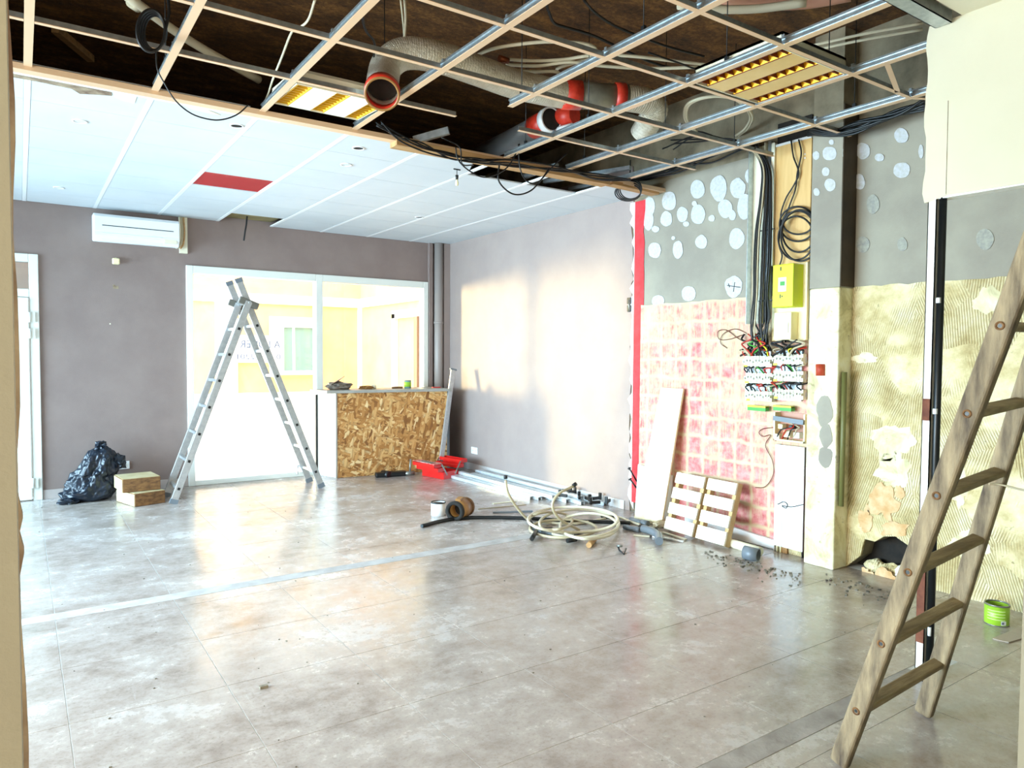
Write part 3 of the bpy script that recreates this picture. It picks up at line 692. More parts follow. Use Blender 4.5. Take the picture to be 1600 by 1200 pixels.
for k, (y0, y1) in enumerate(((72, 36), (80, 46))):
    MB().tube([on_z(1265, y0, 3.45), on_z(1350, (y0+y1)/2-1, 3.45), on_z(1442, y1, 3.45)], .009, 8).build('cream_pipe', 'hose', label=('upper' if k == 0 else 'lower')+' of two thin tan pipes running above the grid beside the hanging wall', cat='pipe', group='thin tan pipes above the grid')
MB().tube([on_z(198, -6, 3.4), on_z(300, 66, 3.38), on_z(405, 125, 3.34)], .026, 12).cyl(on_z(205, 2, 3.4), on_z(216, 10, 3.4), .034, n=14).build('pale_conduit', 'hose', label='long straight pale conduit crossing the dark void above the left side of the grid', cat='conduit')
MB().bar(on_z(86, 45, ZS-.027), on_z(142, 92, ZS-.027), .05, .05).build('brown_lath', 'timber', label='short brown lath in the dark void at the far left of the grid', cat='lath')
MB().tube([on_z(x, y, 3.1) for x, y in ((492, 0), (482, 30), (470, 42), (456, 50), (440, 90), (426, 125), (418, 150), (410, 164))], .006, 7).build('cream_cable', 'hose', label='thin cream cable dangling left of the yellow louvred light', cat='cable')

def cable_y(pts, r, label, Y, mat='black', group=None):
    return MB().tube([on_y(x, y, Y) for x, y in pts], r, 7).build('black_cable', mat, label=label, cat='cable', group=group)
def cable_x(pts, r, label, X, mat='black', group=None):
    return MB().tube([on_x(x, y, X) for x, y in pts], r, 7).build('black_cable', mat, label=label, cat='cable', group=group)
def cable(pts, r, label, z=None, mat='black', group=None, name='black_cable', closed=False):
    P = [on_z(*q[:2], q[2] if len(q) > 2 else z) for q in pts]
    return MB().tube(P, r, 7, closed=closed).build(name, mat, label=label, cat='cable', group=group)
# looped cable at the top left
lc = thing('looped_cable', 'black cable tied in a hanging loop in front of the grid at the top left', 'cable', on_z(235, 80, 2.95))
b0 = on_z(240, 48, 2.98)
for k in range(4):
    ring = [(236+(22-k*1.5)*math.cos(t)+k*2, 48+(33-k*2)*math.sin(t)+k) for t in [2*math.pi*i/14 for i in range(14)]]
    MB().tube([on_y(x, y, b0.y+.012*k) for x, y in ring], .007, 7, closed=True).build('cable_loop', 'black', lc)
MB().tube([on_y(x, y, b0.y) for x, y in ((262, -8), (264, 20), (258, 50), (256, 68))], .007, 7).build('cable_tail', 'black', lc)
MB().tube([on_y(x, y, b0.y) for x, y in ((244, 82), (246, 108), (258, 132), (275, 158), (300, 178), (330, 187), (352, 186), (372, 178), (388, 164))], .0035, 6).build('cable_tail', 'black', lc)
cable(((566, -5), (567, 30), (573, 50), (585, 66), (584, 88)), .007, 'black cable dropping from the slab left of the foil duct opening', 3.2)
cable(((851, -4), (858, 20), (866, 36), (885, 43), (925, 55), (975, 78), (1020, 98), (1062, 107), (1120, 100), (1140, 94)), .009, 'black cable wandering across the brown slab to the orange louvred light', 3.5)
cable(((912, 0), (930, 20), (960, 40), (1000, 57), (1050, 75), (1100, 88)), .008, 'black cable crossing the brown slab above the middle of the grid', 3.55)
cable(((1013, 82), (1060, 98), (1100, 110), (1132, 92)), .006, 'thin black cable sagging to the near end of the orange louvred light', 3.4)
rc = random.Random(21); jj = lambda: rc.uniform(-5, 5)
for k in range(5):
    cable_y(((592+jj(), 192+jj()), (622, 213+jj()), (660, 230+jj()*1.5), (705, 244+jj()*1.5), (750, 252+jj()), (800, 254+jj()*1.4), (870, 265+jj()), (930, 275+jj()), (985, 281+jj()*.5)), .006,
          'black cable of the loose bundle running along the brown batten', 4.50-.013*k, group='black cables running along the brown batten')
cable_y(((780, 258), (779, 282), (795, 300), (812, 304), (832, 296), (850, 275), (858, 262)), .006, 'black cable hanging in a wide loop under the hole in the white ceiling', 4.43)
cable_y(((712, 230), (716, 250), (735, 268), (760, 277), (790, 264), (806, 240), (812, 225)), .005, 'black cable loop hanging under the left end of the brown batten', 4.42)
cable_y(((690, 215), (718, 230), (722, 256), (740, 258)), .005, 'short black cable hook left of the dangling lamp holder', 4.41)
cable_y(((810, 225), (812, 260), (822, 282), (840, 285), (862, 262), (885, 240)), .005, 'black cable loop near the right end of the brown batten', 4.40)
for k in range(6):
    cable_x(((985+k*3, 282), (1020, 274+jj()), (1060, 262+jj()*1.6), (1110, 246+jj()*2), (1150, 232+jj()*1.4), (1185, 224+k)), .007, 'black cable gathered along the wall top above the filler dabs', 4.66-.018*k, group='black cables along the wall top')
for k in range(5):
    cable_x(((1040+jj()*3, 222+jj()*2.5), (1090, 214+jj()*2), (1140, 217+jj()*2), (1180, 228+k)), .006, 'black cable in the tangle behind the grid near the cream hose loop', 4.52-.02*k, group='black cables behind the grid by the cream hose')
for k in range(8):
    cable_x(((1262, 212-k*2), (1300+jj(), 210-k+jj()*1.2), (1340+jj(), 204-k*2+jj()*1.6), (1400, 188-k*2+jj()*1.6), (1450, 171-k*3)), .008, 'grey-black cable in the thick bundle above the right wall beside the pillar', 4.56-.006*k, 'toolblack', group='thick cables above the right wall')
cable_y(((386, 338), (385, 350), (383, 362), (381, 376)), .009, 'black cable hanging from the square hole in the white ceiling', 8.2)
# small coil at the top of the red strip
cc = thing('cable_coil', 'small coil of black cable hanging above the top of the red wall strip', 'cable', on_x(982, 300, 4.42))
for k in range(4):
    MB().tube([on_x(981+(20-k)*math.cos(t)+k*1.5, 301+(13+k)*math.sin(t)-k*2, 4.42-.008*k) for t in [2*math.pi*i/12 for i in range(12)]], .006, 6, closed=True).build('cable_loop', 'black', cc)
MB().tube([on_x(x, y, 4.42) for x, y in ((985, 250), (984, 275), (980, 290))], .006, 6).build('cable_tail', 'black', cc)
# batten
bn = MB(); a, b = on_z(640, 224, 2.955), on_z(900, 277, 2.955)
bn.bar((2.16, 4.615, 2.945), (4.12, 4.615, 2.945), .11, .045); bn.build('batten', 'timber', label='rough brown timber batten along the broken edge of the white ceiling', cat='batten')
bn = MB(); bn.bar((4.16, 4.61, 2.95), (4.76, 4.66, 2.95), .09, .03); bn.build('batten', 'timber', label='short timber end between the brown batten and the red wall strip', cat='batten')
for k, (x0, y0, x1, y1) in enumerate(((820, 276, 870, 258), (850, 284, 985, 262), (890, 296, 980, 276))):
    MB().bar(on_z(x0, y0, 3.05), on_z(x1, y1, 3.05), .04, .03).build('loose_rail', 'galv', label='galvanised rail seen in the hole of the white ceiling', cat='rail', group='galvanised rails in the ceiling hole')
bulb = thing('dangling_bulb_holder', 'small lamp holder dangling from the white ceiling left of the dark hole', 'lamp holder', on_z(714, 272, 2.85))
g = on_z(714, 264, ZC); MB().cyl((g.x-.03, g.y, ZC-.004), (g.x+.03, g.y, ZC-.004), .006, n=8).cyl((g.x, g.y, ZC), (g.x, g.y, ZC-.06), .003, n=6).cyl((g.x, g.y, ZC-.05), (g.x, g.y, ZC-.085), .014, .010, n=12).build('holder', 'black', bulb)
MB().lathe([(.006, ZC-.085), (.014, ZC-.11), (.012, ZC-.13), (0, ZC-.135)], (g.x, g.y, 0), 12).build('bulb', 'ivory', bulb)

# ================================================================== BACK WALL
ac = thing('air_conditioner', 'white wall-mounted air conditioner high on the mauve wall', 'air conditioner', (1.05, YB, 2.6))
AX0, AX1, AZ0, AZ1, AY = .635, 1.435, 2.62, 2.90, YB-.2
MB().prism([(AX0, YB-.001, AZ0+.02), (AX0, YB-.001, AZ1), (AX0, AY+.03, AZ1), (AX0, AY, AZ1-.03), (AX0, AY, AZ0+.06), (AX0, AY+.05, AZ0), (AX0, AY+.10, AZ0)], (AX1-AX0, 0, 0)).build('body', 'white', ac, bev=.008)
B((AX0+.005, AY-.006, AZ0+.10), (AX1-.005, AY+.0, AZ1-.03)).build('front_panel', 'white', ac, bev=.004)
B((AX0+.075, AY-.0075, AZ0+.155), (AX1-.06, AY-.0055, AZ0+.163)).build('intake_slot', 'toolblack', ac)
MB().prism([(AX0+.075, AY-.002, AZ0+.085), (AX0+.075, AY+.042, AZ0+.012), (AX0+.075, AY+.038, AZ0+.008), (AX0+.075, AY-.006, AZ0+.082)], (.56, 0, 0)).build('air_flap', 'whitepvc', ac)
B((AX0+.65, AY-.004, AZ0+.03), (AX1-.03, AY+.02, AZ0+.07)).build('display_strip', 'cream', ac)
tk = thing('pipe_trunking', 'cream vertical pipe trunking with loose pipes beside the air conditioner', 'trunking', (1.5, YB, 2.55))
B((1.46, YB-.04, 2.58), (1.54, YB-.001, ZC-.003)).build('channel', 'cream', tk)
for k, x in enumerate((1.455, 1.475, 1.50)):
    MB().tube([(x, YB-.055, ZC-.01), (x+.005, YB-.07, 2.8), (x-.01, YB-.08, 2.68), (x-.04, YB-.075, 2.62)], .009, 8).build('refrigerant_pipe', ('cream', 'hosetan', 'timber')[k], tk)
an = on_y(181, 408, YB-.04); ww = MB().cyl((an.x, YB-.001, an.z+.015), (an.x, YB-.03, an.z+.015), .022, n=14)
sn = thing('wall_sensor', 'small white sensor on the mauve wall below the air conditioner', 'sensor', (an.x, YB, an.z-.05))
ww.build('bracket', 'ivory', sn); B((an.x-.035, YB-.07, an.z-.035), (an.x+.035, YB-.02, an.z+.03)).build('sensor_head', 'ivory', sn, bev=.012)
for px, py, s_ in ((181, 449, 1.0), (178, 446, .5)):
    q = on_y(px, py, YB-.001); MB().box((q.x, YB-.001, q.z), (.05*s_, .003, .03*s_)).build('wall_scar', 'rawedge', wall_back)
MB().box((on_y(172, 506, YB).x, YB-.001, on_y(172, 506, YB).z), (.012, .003, .012)).build('wall_scar', 'cream', wall_back)
def socket(c, nx, label, w=.15, h=.085):
    """double wall socket; nx says which way the plate faces"""
    t = thing('wall_socket', label, 'socket', c)
    if nx == 'y':
        B((c[0]-w/2, c[1]-.012, c[2]-h/2), (c[0]+w/2, c[1]-.0005, c[2]+h/2)).build('plate', 'white', t, bev=.004)
        for s in (-1, 1):
            w0 = MB().pipe((c[0]+s*.036, c[1]-.0135, c[2]), (c[0]+s*.036, c[1]-.011, c[2]), .022, .019, 18).build('outlet', 'cream', t)
            for e in (-1, 1): MB().cyl((c[0]+s*.036+e*.0095, c[1]-.0128, c[2]), (c[0]+s*.036+e*.0095, c[1]-.0118, c[2]), .004, n=8).build('pin_hole', 'toolblack', w0)
    else:
        B((c[0]-.012, c[1]-w/2, c[2]-h/2), (c[0]-.0005, c[1]+w/2, c[2]+h/2)).build('plate', 'white', t, bev=.004)
        for s in (-1, 1):
            w0 = MB().pipe((c[0]-.0135, c[1]+s*.036, c[2]), (c[0]-.011, c[1]+s*.036, c[2]), .022, .019, 18).build('outlet', 'cream', t)
            for e in (-1, 1): MB().cyl((c[0]-.0128, c[1]+s*.036+e*.0095, c[2]), (c[0]-.0118, c[1]+s*.036+e*.0095, c[2]), .004, n=8).build('pin_hole', 'toolblack', w0)
sp = on_y(190, 727, YB); socket((sp.x, YB, sp.z), 'y', 'white double socket on the mauve wall partly behind the black sack')
sp = on_x(742, 704, XR); socket((XR, sp.y, sp.z), 'x', 'white double socket low on the right wall above the metal rails')
# pipe columns in the corner
pc = thing('corner_pipes', 'grey painted round downpipe with boxed sides in the far corner', 'pipe column', (4.65, YB-.1, 0))
B((4.525, YB-.05, 0), (4.575, YB-.001, ZC-.002)).build('boxing', 'mauve', pc)
MB().cyl((4.645, YB-.085, 0), (4.645, YB-.085, ZC-.002), .058, n=28).build('round_pipe', 'greycol', pc)
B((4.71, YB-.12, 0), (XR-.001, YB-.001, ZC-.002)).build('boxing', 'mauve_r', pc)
MB().pipe((4.645, YB-.085, 1.9), (4.645, YB-.085, 1.93), .066, .057).build('collar', 'greycol', pc)

# ================================================================== FLOOR, FAR PART
# aluminium A ladder
al = thing('aluminium_ladder', 'tall aluminium trestle ladder standing open in front of the shop window', 'ladder', (1.95, 7.85, 0))
def section(x0, z0, x1, z1, ya, yb_, zr, nm, rung_z, dark):
    sec = []
    for y in (ya, yb_):
        s_ = MB().bar((x0, y, z0), (x1, y, z1), .024, .068, (1, 0, 0) if abs(z1-z0) > abs(x1-x0) else (0, 0, 1)).build('stile', 'alu', al, bev=.004)
        MB().bar((x0, y, z0-.004), (x0+(x1-x0)*.02, y, z0+(z1-z0)*.02), .03, .076, (1, 0, 0)).build('rubber_foot', 'pvcgrey', s_)
        if nm: MB().bar((x0+(x1-x0)*.985, y, z0+(z1-z0)*.985), (x1+(x1-x0)*.004, y, z1+(z1-z0)*.004), .028, .074, (1, 0, 0)).build('end_cap', 'pvcgrey', s_)
        sec.append(s_)
    for z in rung_z:
        t = (z-z0)/(z1-z0); x = x0+(x1-x0)*t
        r_ = MB().box((x, (ya+yb_)/2, z), (.032, abs(yb_-ya)+.01, .030)).build('rung', 'alu', al, bev=.004)
        MB().box((x, min(ya, yb_)-.013, z), (.026, .004, .026), Matrix.Rotation(math.radians(dark), 3, 'Y')).build('rung_end', 'toolblack', r_)
section(1.215, 0.008, 1.955, 2.02, 7.64, 8.06, 0, False, [.148+.265*k for k in range(7)], 20)
section(2.735, 0.008, 1.865, 2.25, 7.70, 8.10, 0, True, [.187+.265*k for k in range(7)]+[2.03], -20)
hg = M('hinge_grey_metal', '#76746c', None, rough=.4, metal=.5)
MB().bar((1.86, 7.66, 2.04), (2.05, 7.66, 1.97), .06, .07, (0, 0, 1)).build('hinge', hg, al, bev=.008)
MB().bar((1.86, 8.10, 2.04), (2.05, 8.10, 1.97), .05, .07, (0, 0, 1)).build('hinge', hg, al, bev=.008)
MB().cyl((1.96, 7.62, 2.01), (1.96, 8.14, 2.01), .014, n=12).build('hinge_pin', 'alu', al)
MB().tube([(2.66, 8.10, .12), (2.62, 8.14, .20), (2.60, 8.13, .16), (2.60, 8.12, .10)], .010, 8).build('locking_hook', 'alu', al)

# counter with OSB front
ct = thing('counter', 'service counter with an OSB front panel and grey worktop under the window', 'counter', (3.8, 8.3, 0))
FL, FR, BL_, BR = (3.10, 8.20), (4.50, 8.02), (2.995, 8.54), (4.50, 8.54)
zt = 1.02
MB().prism([(FL[0]+.012, FL[1]+.02, 0), (FR[0], FR[1]+.02, 0), (BR[0], BR[1], 0), (BL_[0]+.012, BL_[1], 0)], (0, 0, zt)).build('carcass', 'white', ct)
MB().prism([(FL[0], FL[1], .004), (FR[0], FR[1], .004), (FR[0], FR[1]+.018, .004), (FL[0], FL[1]+.018, .004)], (0, 0, zt-.006)).build('front_panel', 'osb', ct, label='OSB front panel')
MB().prism([(FL[0]-.002, FL[1]+.002, .002), (FL[0]+.012, FL[1], .002), (FL[0]+.012, FL[1]+.02, .002), (BL_[0]+.012, BL_[1], .002), (BL_[0]-.004, BL_[1], .002)], (0, 0, zt-.002)).build('side_panel', 'white', ct)
B((2.962, 8.535, 0), (2.985, 8.555, zt-.03)).build('edge_profile', 'toolblack', ct)
MB().prism([(FL[0]-.012, FL[1]-.004, .0), (FL[0]+.004, FL[1]-.006, .0), (FL[0]+.004, FL[1]+.012, 0), (FL[0]-.012, FL[1]+.012, 0)], (0, 0, zt)).build('corner_trim', 'lightgrey', ct)
MB().prism([(FR[0], FR[1]-.01, 0), (FR[0]+.03, FR[1]-.014, 0), (FR[0]+.03, BR[1], 0), (FR[0], BR[1], 0)], (0, 0, zt)).build('end_post', 'pvcgrey', ct)
MB().prism([(FL[0]-.13, FL[1]-.03, zt), (FR[0]+.04, FR[1]-.04, zt), (BR[0]+.04, BR[1]+.01, zt), (BL_[0]-.10, BL_[1]+.01, zt)], (0, 0, .034)).build('worktop', 'lightgrey', ct, bev=.003)
ZT = zt+.035
def lump(name, c, s, mat, label, cat, seed=0, amp=.35, parent=None, sub=3, freq=2.2, kind=None):
    bm = bmesh.new(); bmesh.ops.create_icosphere(bm, subdivisions=sub, radius=1)
    for v in bm.verts:
        n_ = noise.fractal(v.co*freq+V((seed*5.3, seed, 0)), 1, 2, 3)
        v.co *= 1+amp*n_; v.co = V((v.co.x*s[0], v.co.y*s[1], max(v.co.z, -.75)*s[2]))
    mz = min(v.co.z for v in bm.verts)
    mb_ = MB(); mb_.v = [V(c)+v.co-V((0, 0, mz)) for v in bm.verts]; bm.verts.index_update(); mb_.f = [[v.index for v in f.verts] for f in bm.faces]; mb_.sm = [False]*len(mb_.f); bm.free()
    return mb_.build(name, mat, parent, label=label, cat=cat, kind=kind)
rag = thing('plastic_bag', 'crumpled grey and brown plastic bag on the left end of the counter', 'bag', (3.17, 8.33, ZT))
lump('bag_body', (3.18, 8.34, ZT), (.15, .10, .055), M('smoky_plastic', '#5c5248', '#8c8074', 20, .3), None, None, 3, .45, rag)
MB().prism([(3.06, 8.30, ZT+.06), (3.12, 8.26, ZT+.10), (3.22, 8.28, ZT+.155), (3.24, 8.30, ZT+.16), (3.16, 8.34, ZT+.09)], (.01, .02, .008)).build('bag_flap', M('smoky_flap', '#6d5f52', '#4c4038', 20, .4), rag)
tn = thing('paint_tin', 'small green and white tin standing on the counter top', 'tin', (4.08, 8.30, ZT))
MB().lathe([(0, ZT+.001), (.045, ZT+.001), (.045, ZT+.10), (.042, ZT+.10), (.042, ZT+.095), (0, ZT+.095)], (4.08, 8.30, 0), 20).build('tin_body', 'pane_far', tn)
MB().pipe((4.08, 8.30, ZT+.02), (4.08, 8.30, ZT+.08), .0462, .045, 20).build('label_band', 'green', tn)
MB().pipe((4.08, 8.30, ZT+.096), (4.08, 8.30, ZT+.103), .047, .041, 20).build('rim', 'tin', tn)
MB().box((3.93, 8.29, ZT+.012), (.14, .035, .024), Matrix.Rotation(-.1, 3, 'Z')).build('tool_handle', 'block', label='dark brown bar lying beside the small tin on the counter', cat='bar', bev=.005)
lump('rag', (3.52, 8.30, ZT), (.09, .04, .025), 'cardboard', 'little crumpled tan rag in the middle of the counter top', 'rag', 8, .5)
lump('rag', (3.62, 8.33, ZT), (.05, .03, .03), 'cream', 'little cream scrap right of the tan rag on the counter top', 'rag', 9, .5)
MB().box((4.46, 8.24, ZT+.006), (.11, .05, .012)).build('red_case', 'toolred', label='thin red case at the right end of the counter top', cat='case', bev=.003)
# straightedge leaning on the counter end
sa, sb = on_z(690, 722, .0), V((4.70, 8.05, 1.27))
sa = on_z(687, 738); sa.z = .012; sb = on_y(708, 577, sa.y+.10)
st = thing('straightedge', 'long aluminium straightedge leaning upright against the counter end', 'straightedge', sa)
MB().bar(sa, sb, .03, .06, (1, 0, 0)).build('bar', 'alu', st, bev=.004)
dS = (sb-sa).normalized(); MB().bar(sb-dS*.012, sb+dS*.008, .036, .09, (1, 0, 0)).build('end_cap', 'pvcgrey', st)
# black sack
sk = thing('rubbish_sack', 'crumpled black plastic rubbish sack slumped against the mauve wall', 'sack', (.60, 8.30, 0))
bm = bmesh.new(); bmesh.ops.create_icosphere(bm, subdivisions=6, radius=1)
for v in bm.verts:
    c = v.co.copy(); h = (c.z+1)/2
    wdt = .245*(1-.62*h**1.6)*(1.0 if h > .06 else .85)
    ang = math.atan2(c.y, c.x); rad = math.hypot(c.x, c.y)
    prof = (max(1-abs(2*h-1)**6, 0))**.5
    n1 = noise.fractal(V((c.x*2.2, c.y*2.2, h*3.0)), 1, 2, 4); n2 = abs(noise.noise(V((c.x*6, c.y*6, h*9)))); n3 = abs(noise.noise(V((c.x*3+5, c.y*3, h*14))))
    k = wdt*prof*(1+.22*n1-.10*n2-.07*n3)
    x, y = math.cos(ang)*k, math.sin(ang)*k*.80
    x += .07*(h-.45)*1.0+(.03 if h > .5 else 0)
    if h < .22: x -= .10*(1-h/.22)*max(0, -math.cos(ang))
    v.co = V((.60+x, 8.30+y, max(.002, h*.55+.03*n1-.01)))
mb_ = MB(); mb_.v = [v.co.copy() for v in bm.verts]; bm.verts.index_update(); mb_.f = [[v.index for v in f.verts] for f in bm.faces]; mb_.sm = [True]*len(mb_.f); bm.free()
mb_.build('sack_body', 'bag', sk)
lump('twisted_neck', (.655, 8.29, .505), (.055, .045, .05), 'bag', None, None, 4, .6, sk)
lump('loose_corner', (.36, 8.19, 0), (.09, .05, .035), 'bag', None, None, 6, .5, sk)
lump('loose_corner', (.80, 8.27, .30), (.07, .06, .08), 'bag', None, None, 11, .6, sk)
# wooden blocks
def wblock(c, s, rz, label):
    t = thing('timber_block', label, 'timber block', c, 'timber blocks stacked beside the black sack')
    R = Matrix.Rotation(rz, 3, 'Z')
    MB().box(V(c)+V((0, 0, s[2]/2)), s, R).build('block', 'block', t, bev=.006)
    MB().box(V(c)+V((0, 0, s[2]+.001)), (s[0]-.012, s[1]-.012, .004), R).build('top_face', 'blocktop', t)
    MB().box(V(c)+R@V((-s[0]/2-.001, 0, 0))+V((0, 0, s[2]/2)), (.004, s[1]-.012, s[2]-.012), R).build('sawn_end', 'blocktop', t)
wblock((.968, 7.93, 0), (.29, .42, .125), .28, 'brown timber block on the floor, lower one of the stacked pair by the black sack')
wblock((.945, 7.98, .13), (.34, .36, .13), .10, 'brown timber block with a pale top resting on the lower block by the black sack')
# black tool on the floor under the counter
pt = thing('power_tool', 'flat black power tool lying on the floor in front of the OSB panel', 'tool', (3.72, 7.99, 0))
MB().prism([(3.50, 7.97, .002), (3.86, 7.90, .002), (3.90, 7.96, .002), (3.86, 8.03, .002), (3.52, 8.06, .002)], (0, 0, .055)).build('housing', 'toolblack', pt, bev=.012)
MB().cyl((3.66, 7.93, .03), (3.62, 8.05, .03), .045, n=18).build('motor', 'toolblack', pt)
MB().cyl((3.93, 7.93, .02), (3.94, 7.93, .20), .012, n=10).build('side_handle', 'tin', pt)
MB().cyl((3.86, 7.93, .028), (3.98, 7.91, .028), .026, n=14).build('chuck', 'tin', pt)
# red cantilever toolbox
tb = thing('toolbox', 'red metal cantilever toolbox standing open on the floor by the counter', 'toolbox', (4.27, 7.6, 0))
oB, uL, uS = V((4.125, 7.43, 0)), V((-.075, .40, 0)), V((.30, .10, 0))
uLn, uSn = uL.normalized(), uS.normalized(); LL, SS = uL.length, .26
def tray(o, ls, ss, z0, h, nm, th=.006, rot=0):
    a = o; mb_ = MB()
    mb_.prism([a, a+uLn*ls, a+uLn*ls+uSn*ss, a+uSn*ss], (0, 0, th)) if False else None
    def bx(p, q, w, hh): mb_.bar(p+V((0, 0, hh/2)), q+V((0, 0, hh/2)), w, hh)
    z = V((0, 0, z0))
    P4 = [a+z, a+uLn*ls+z, a+uLn*ls+uSn*ss+z, a+uSn*ss+z]
    for i in range(4): bx(P4[i], P4[(i+1) % 4], th, h)
    mb_.prism([p+V((0, 0, .001)) for p in P4], (0, 0, th))
    return mb_.build(nm, 'toolred', tb)
tray(oB, LL, SS, .002, .085, 'base_box')
for k, (sh, z0, hh) in enumerate(((.10, .10, .045), (.165, .155, .04))):
    tray(oB-uSn*sh, LL, .115, z0, hh, 'tray'); tray(oB+uSn*(SS-.115+sh), LL, .115, z0+.01, hh, 'tray')
for sgn, off in ((-1, -.06), (1, SS+.06)):
    for e in (-.004, LL+.004):
        o_ = oB+uLn*e+uSn*(SS/2+sgn*.07); MB().bar(o_+V((0, 0, .05)), o_+uSn*sgn*.10+V((0, 0, .19)), .018, .004, (uLn.x, uLn.y, 0)).build('link_arm', 'tin', tb)
MB().prism([oB-uSn*.17+V((0, 0, .197)), oB-uSn*.17+uLn*LL+V((0, 0, .205)), oB-uSn*.03+uLn*LL+V((0, 0, .200)), oB-uSn*.03+V((0, 0, .197))], (0, 0, .006)).build('lid_flap', M('toolbox_lid', '#d8403c', '#e8b0a8', 20, .25), tb)
for k in range(3): MB().bar(oB-uSn*(.16-.03*k)+uLn*.06+V((0, 0, .206)), oB-uSn*(.15-.03*k)+uLn*.30+V((0, 0, .208)), .012, .01).build('hand_tool', 'tin', tb)
# tin, tape roll on the floor
w = thing('white_tin', 'white tin with a dark open top on the floor left of the brown roll', 'tin', (3.165, 5.80, 0))
MB().lathe([(0, .001), (.066, .001), (.066, .122), (.062, .122), (.061, .03), (0, .03)], (3.165, 5.80, 0), 28).build('tin_body', 'white', w)
MB().lathe([(.0, .108), (.0615, .110)], (3.165, 5.80, 0), 24).build('contents', 'void', w); MB().pipe((3.165, 5.80, .117), (3.165, 5.80, .127), .070, .062, 28).build('rim', 'toolblack', w)
rb = thing('brown_roll', 'roll of brown kraft tape or cloth lying on its side on the floor', 'roll', (3.26, 5.62, 0))
ra, rb_ = V((3.185, 5.53, .085)), V((3.385, 5.66, .085))
MB().pipe(ra, rb_, .084, .062, 30).build('roll_body', 'cardboard', rb)
rd = (rb_-ra).normalized(); MB().pipe(ra-rd*.012, ra+rd*.02, .088, .058, 30).build('dark_end', 'void', rb); MB().pipe(rb_-rd*.045, rb_-rd*.01, .088, .07, 30).build('band', 'block', rb)
MB().cyl(ra+rd*.12, ra+rd*.125, .06, n=20).build('core_inside', 'void', rb); MB().bar(ra+rd*.06+V((0, 0, .088)), ra+rd*.13+V((0, 0, .10)), .05, .018).build('loose_flap', 'cardboard', rb)
# bundle of galvanised rails along the right wall
RL = (((752, 731), (968, 787)), ((746, 733), (950, 783)), ((742, 735), (930, 783)), ((738, 737), (925, 787)), ((735, 739), (905, 783)), ((730, 740), (885, 781)), ((728, 742), (873, 784)), ((727, 744), (850, 781)), ((740, 741), (860, 777)))
for k, ((xa, ya), (xb, yb2)) in enumerate(RL):
    a, b = on_z(xa, ya, .0), on_z(xb, yb2, .0); a.x = min(a.x, XR-.05-.06*k); b.x = min(b.x, XR-.05-.055*k)
    a.y = min(a.y, 7.5); zz = .034+(.036 if k in (2, 6) else 0); a.z = b.z = zz
    mb_ = MB().bar(a, b, .05, .003); dv = (b-a).normalized(); sd = dv.cross(V((0, 0, 1)))*.022
    mb_.bar(a+sd+V((0, 0, -.016)), b+sd+V((0, 0, -.016)), .003, .032); mb_.bar(a-sd+V((0, 0, -.016)), b-sd+V((0, 0, -.016)), .003, .032)
    mb_.build('metal_rail', 'railzinc', label='galvanised metal rail on the floor, '+('first','second','third','fourth','fifth','sixth','seventh','eighth','ninth')[k]+' of the bundle counting from the right wall', cat='rail', group='metal rails on the floor along the right wall')
for k, (px, py) in enumerate(((893, 772), (905, 780), (880, 777), (930, 788), (950, 786), (918, 782), (897, 768), (942, 780))):
    p = on_z(px, py, .05); p.x = min(p.x, XR-.1)
    t = thing('black_clamp', 'black plastic clamp lying on the far end of the metal rails', 'clamp', p, 'black clamps on the metal rails')
    R = Matrix.Rotation(k*.9, 3, 'Z'); MB().box(p+V((0, 0, .02)), (.10, .022, .03), R).build('bar', 'toolblack', t, bev=.004); MB().box(p+R@V((.045, 0, .035)), (.022, .03, .07), R).build('jaw', 'toolblack', t, bev=.004)
# thin strips on the floor by the roll
a, b = on_z(770, 787.5), on_z(806, 783.5); MB().bar(a+V((0, 0, .004)), b+V((0, 0, .004)), .03, .006).build('perforated_strip', 'cream', label='pale perforated strip on the floor right of the brown roll', cat='strip')
a, b = on_z(747, 796), on_z(822, 789); MB().bar(a+V((0, 0, .004)), b+V((0, 0, .004)), .012, .006).build('thin_rod', 'hosetan', label='thin tan rod on the floor right of the brown roll', cat='rod')
a, b = on_z(770, 802), on_z(832, 800); MB().bar(a+V((0, 0, .008)), b+V((0, 0, .008)), .026, .014).build('dark_strip', 'pvcgrey', label='short dark flat strip on the floor between the roll and the hose tangle', cat='strip')
# hose tangle
tg = thing('hose_tangle', 'tangle of beige hoses heaped on the floor before the leaning plank', 'hose', on_z(890, 822))
def el(cx, cy, rx, ry, z0, z1, ph, n=16):
    return [on_z(cx+rx*math.cos(t+ph), cy+ry*math.sin(t+ph), z0+(z1-z0)*(.5+.5*math.sin(2*t))) for t in [2*math.pi*k/n for k in range(n)]]
for k, (a, mt) in enumerate(((el(905, 818, 62, 22, .015, .06, 0), 'hose'), (el(880, 826, 52, 14, .02, .04, .6), 'hosetan'), (el(920, 822, 45, 20, .03, .10, 1), 'hose'), (el(860, 814, 34, 14, .02, .12, .3), 'hosetan'), (el(895, 812, 70, 20, .05, .14, 2), 'hose'))):
    MB().tube(a, .012, 8, closed=True).build('hose_loop', mt, tg)
q = on_z(825, 812, .02)
MB().tube([q]+[on_y(x, y, q.y) for x, y in ((815, 802), (802, 785), (793, 768), (790, 750))], .012, 8).build('hose_end', 'hosetan', tg)
e_ = on_y(790, 748, q.y); MB().cyl(e_, e_+V((0, 0, .03)), .017, n=10).build('hose_cap', 'toolblack', tg)
q = on_z(905, 828, .02)
MB().tube([q]+[on_y(x, y, q.y) for x, y in ((880, 815), (866, 800), (864, 785), (875, 770), (896, 760))], .012, 8).build('hose_end', 'hosetan', tg)
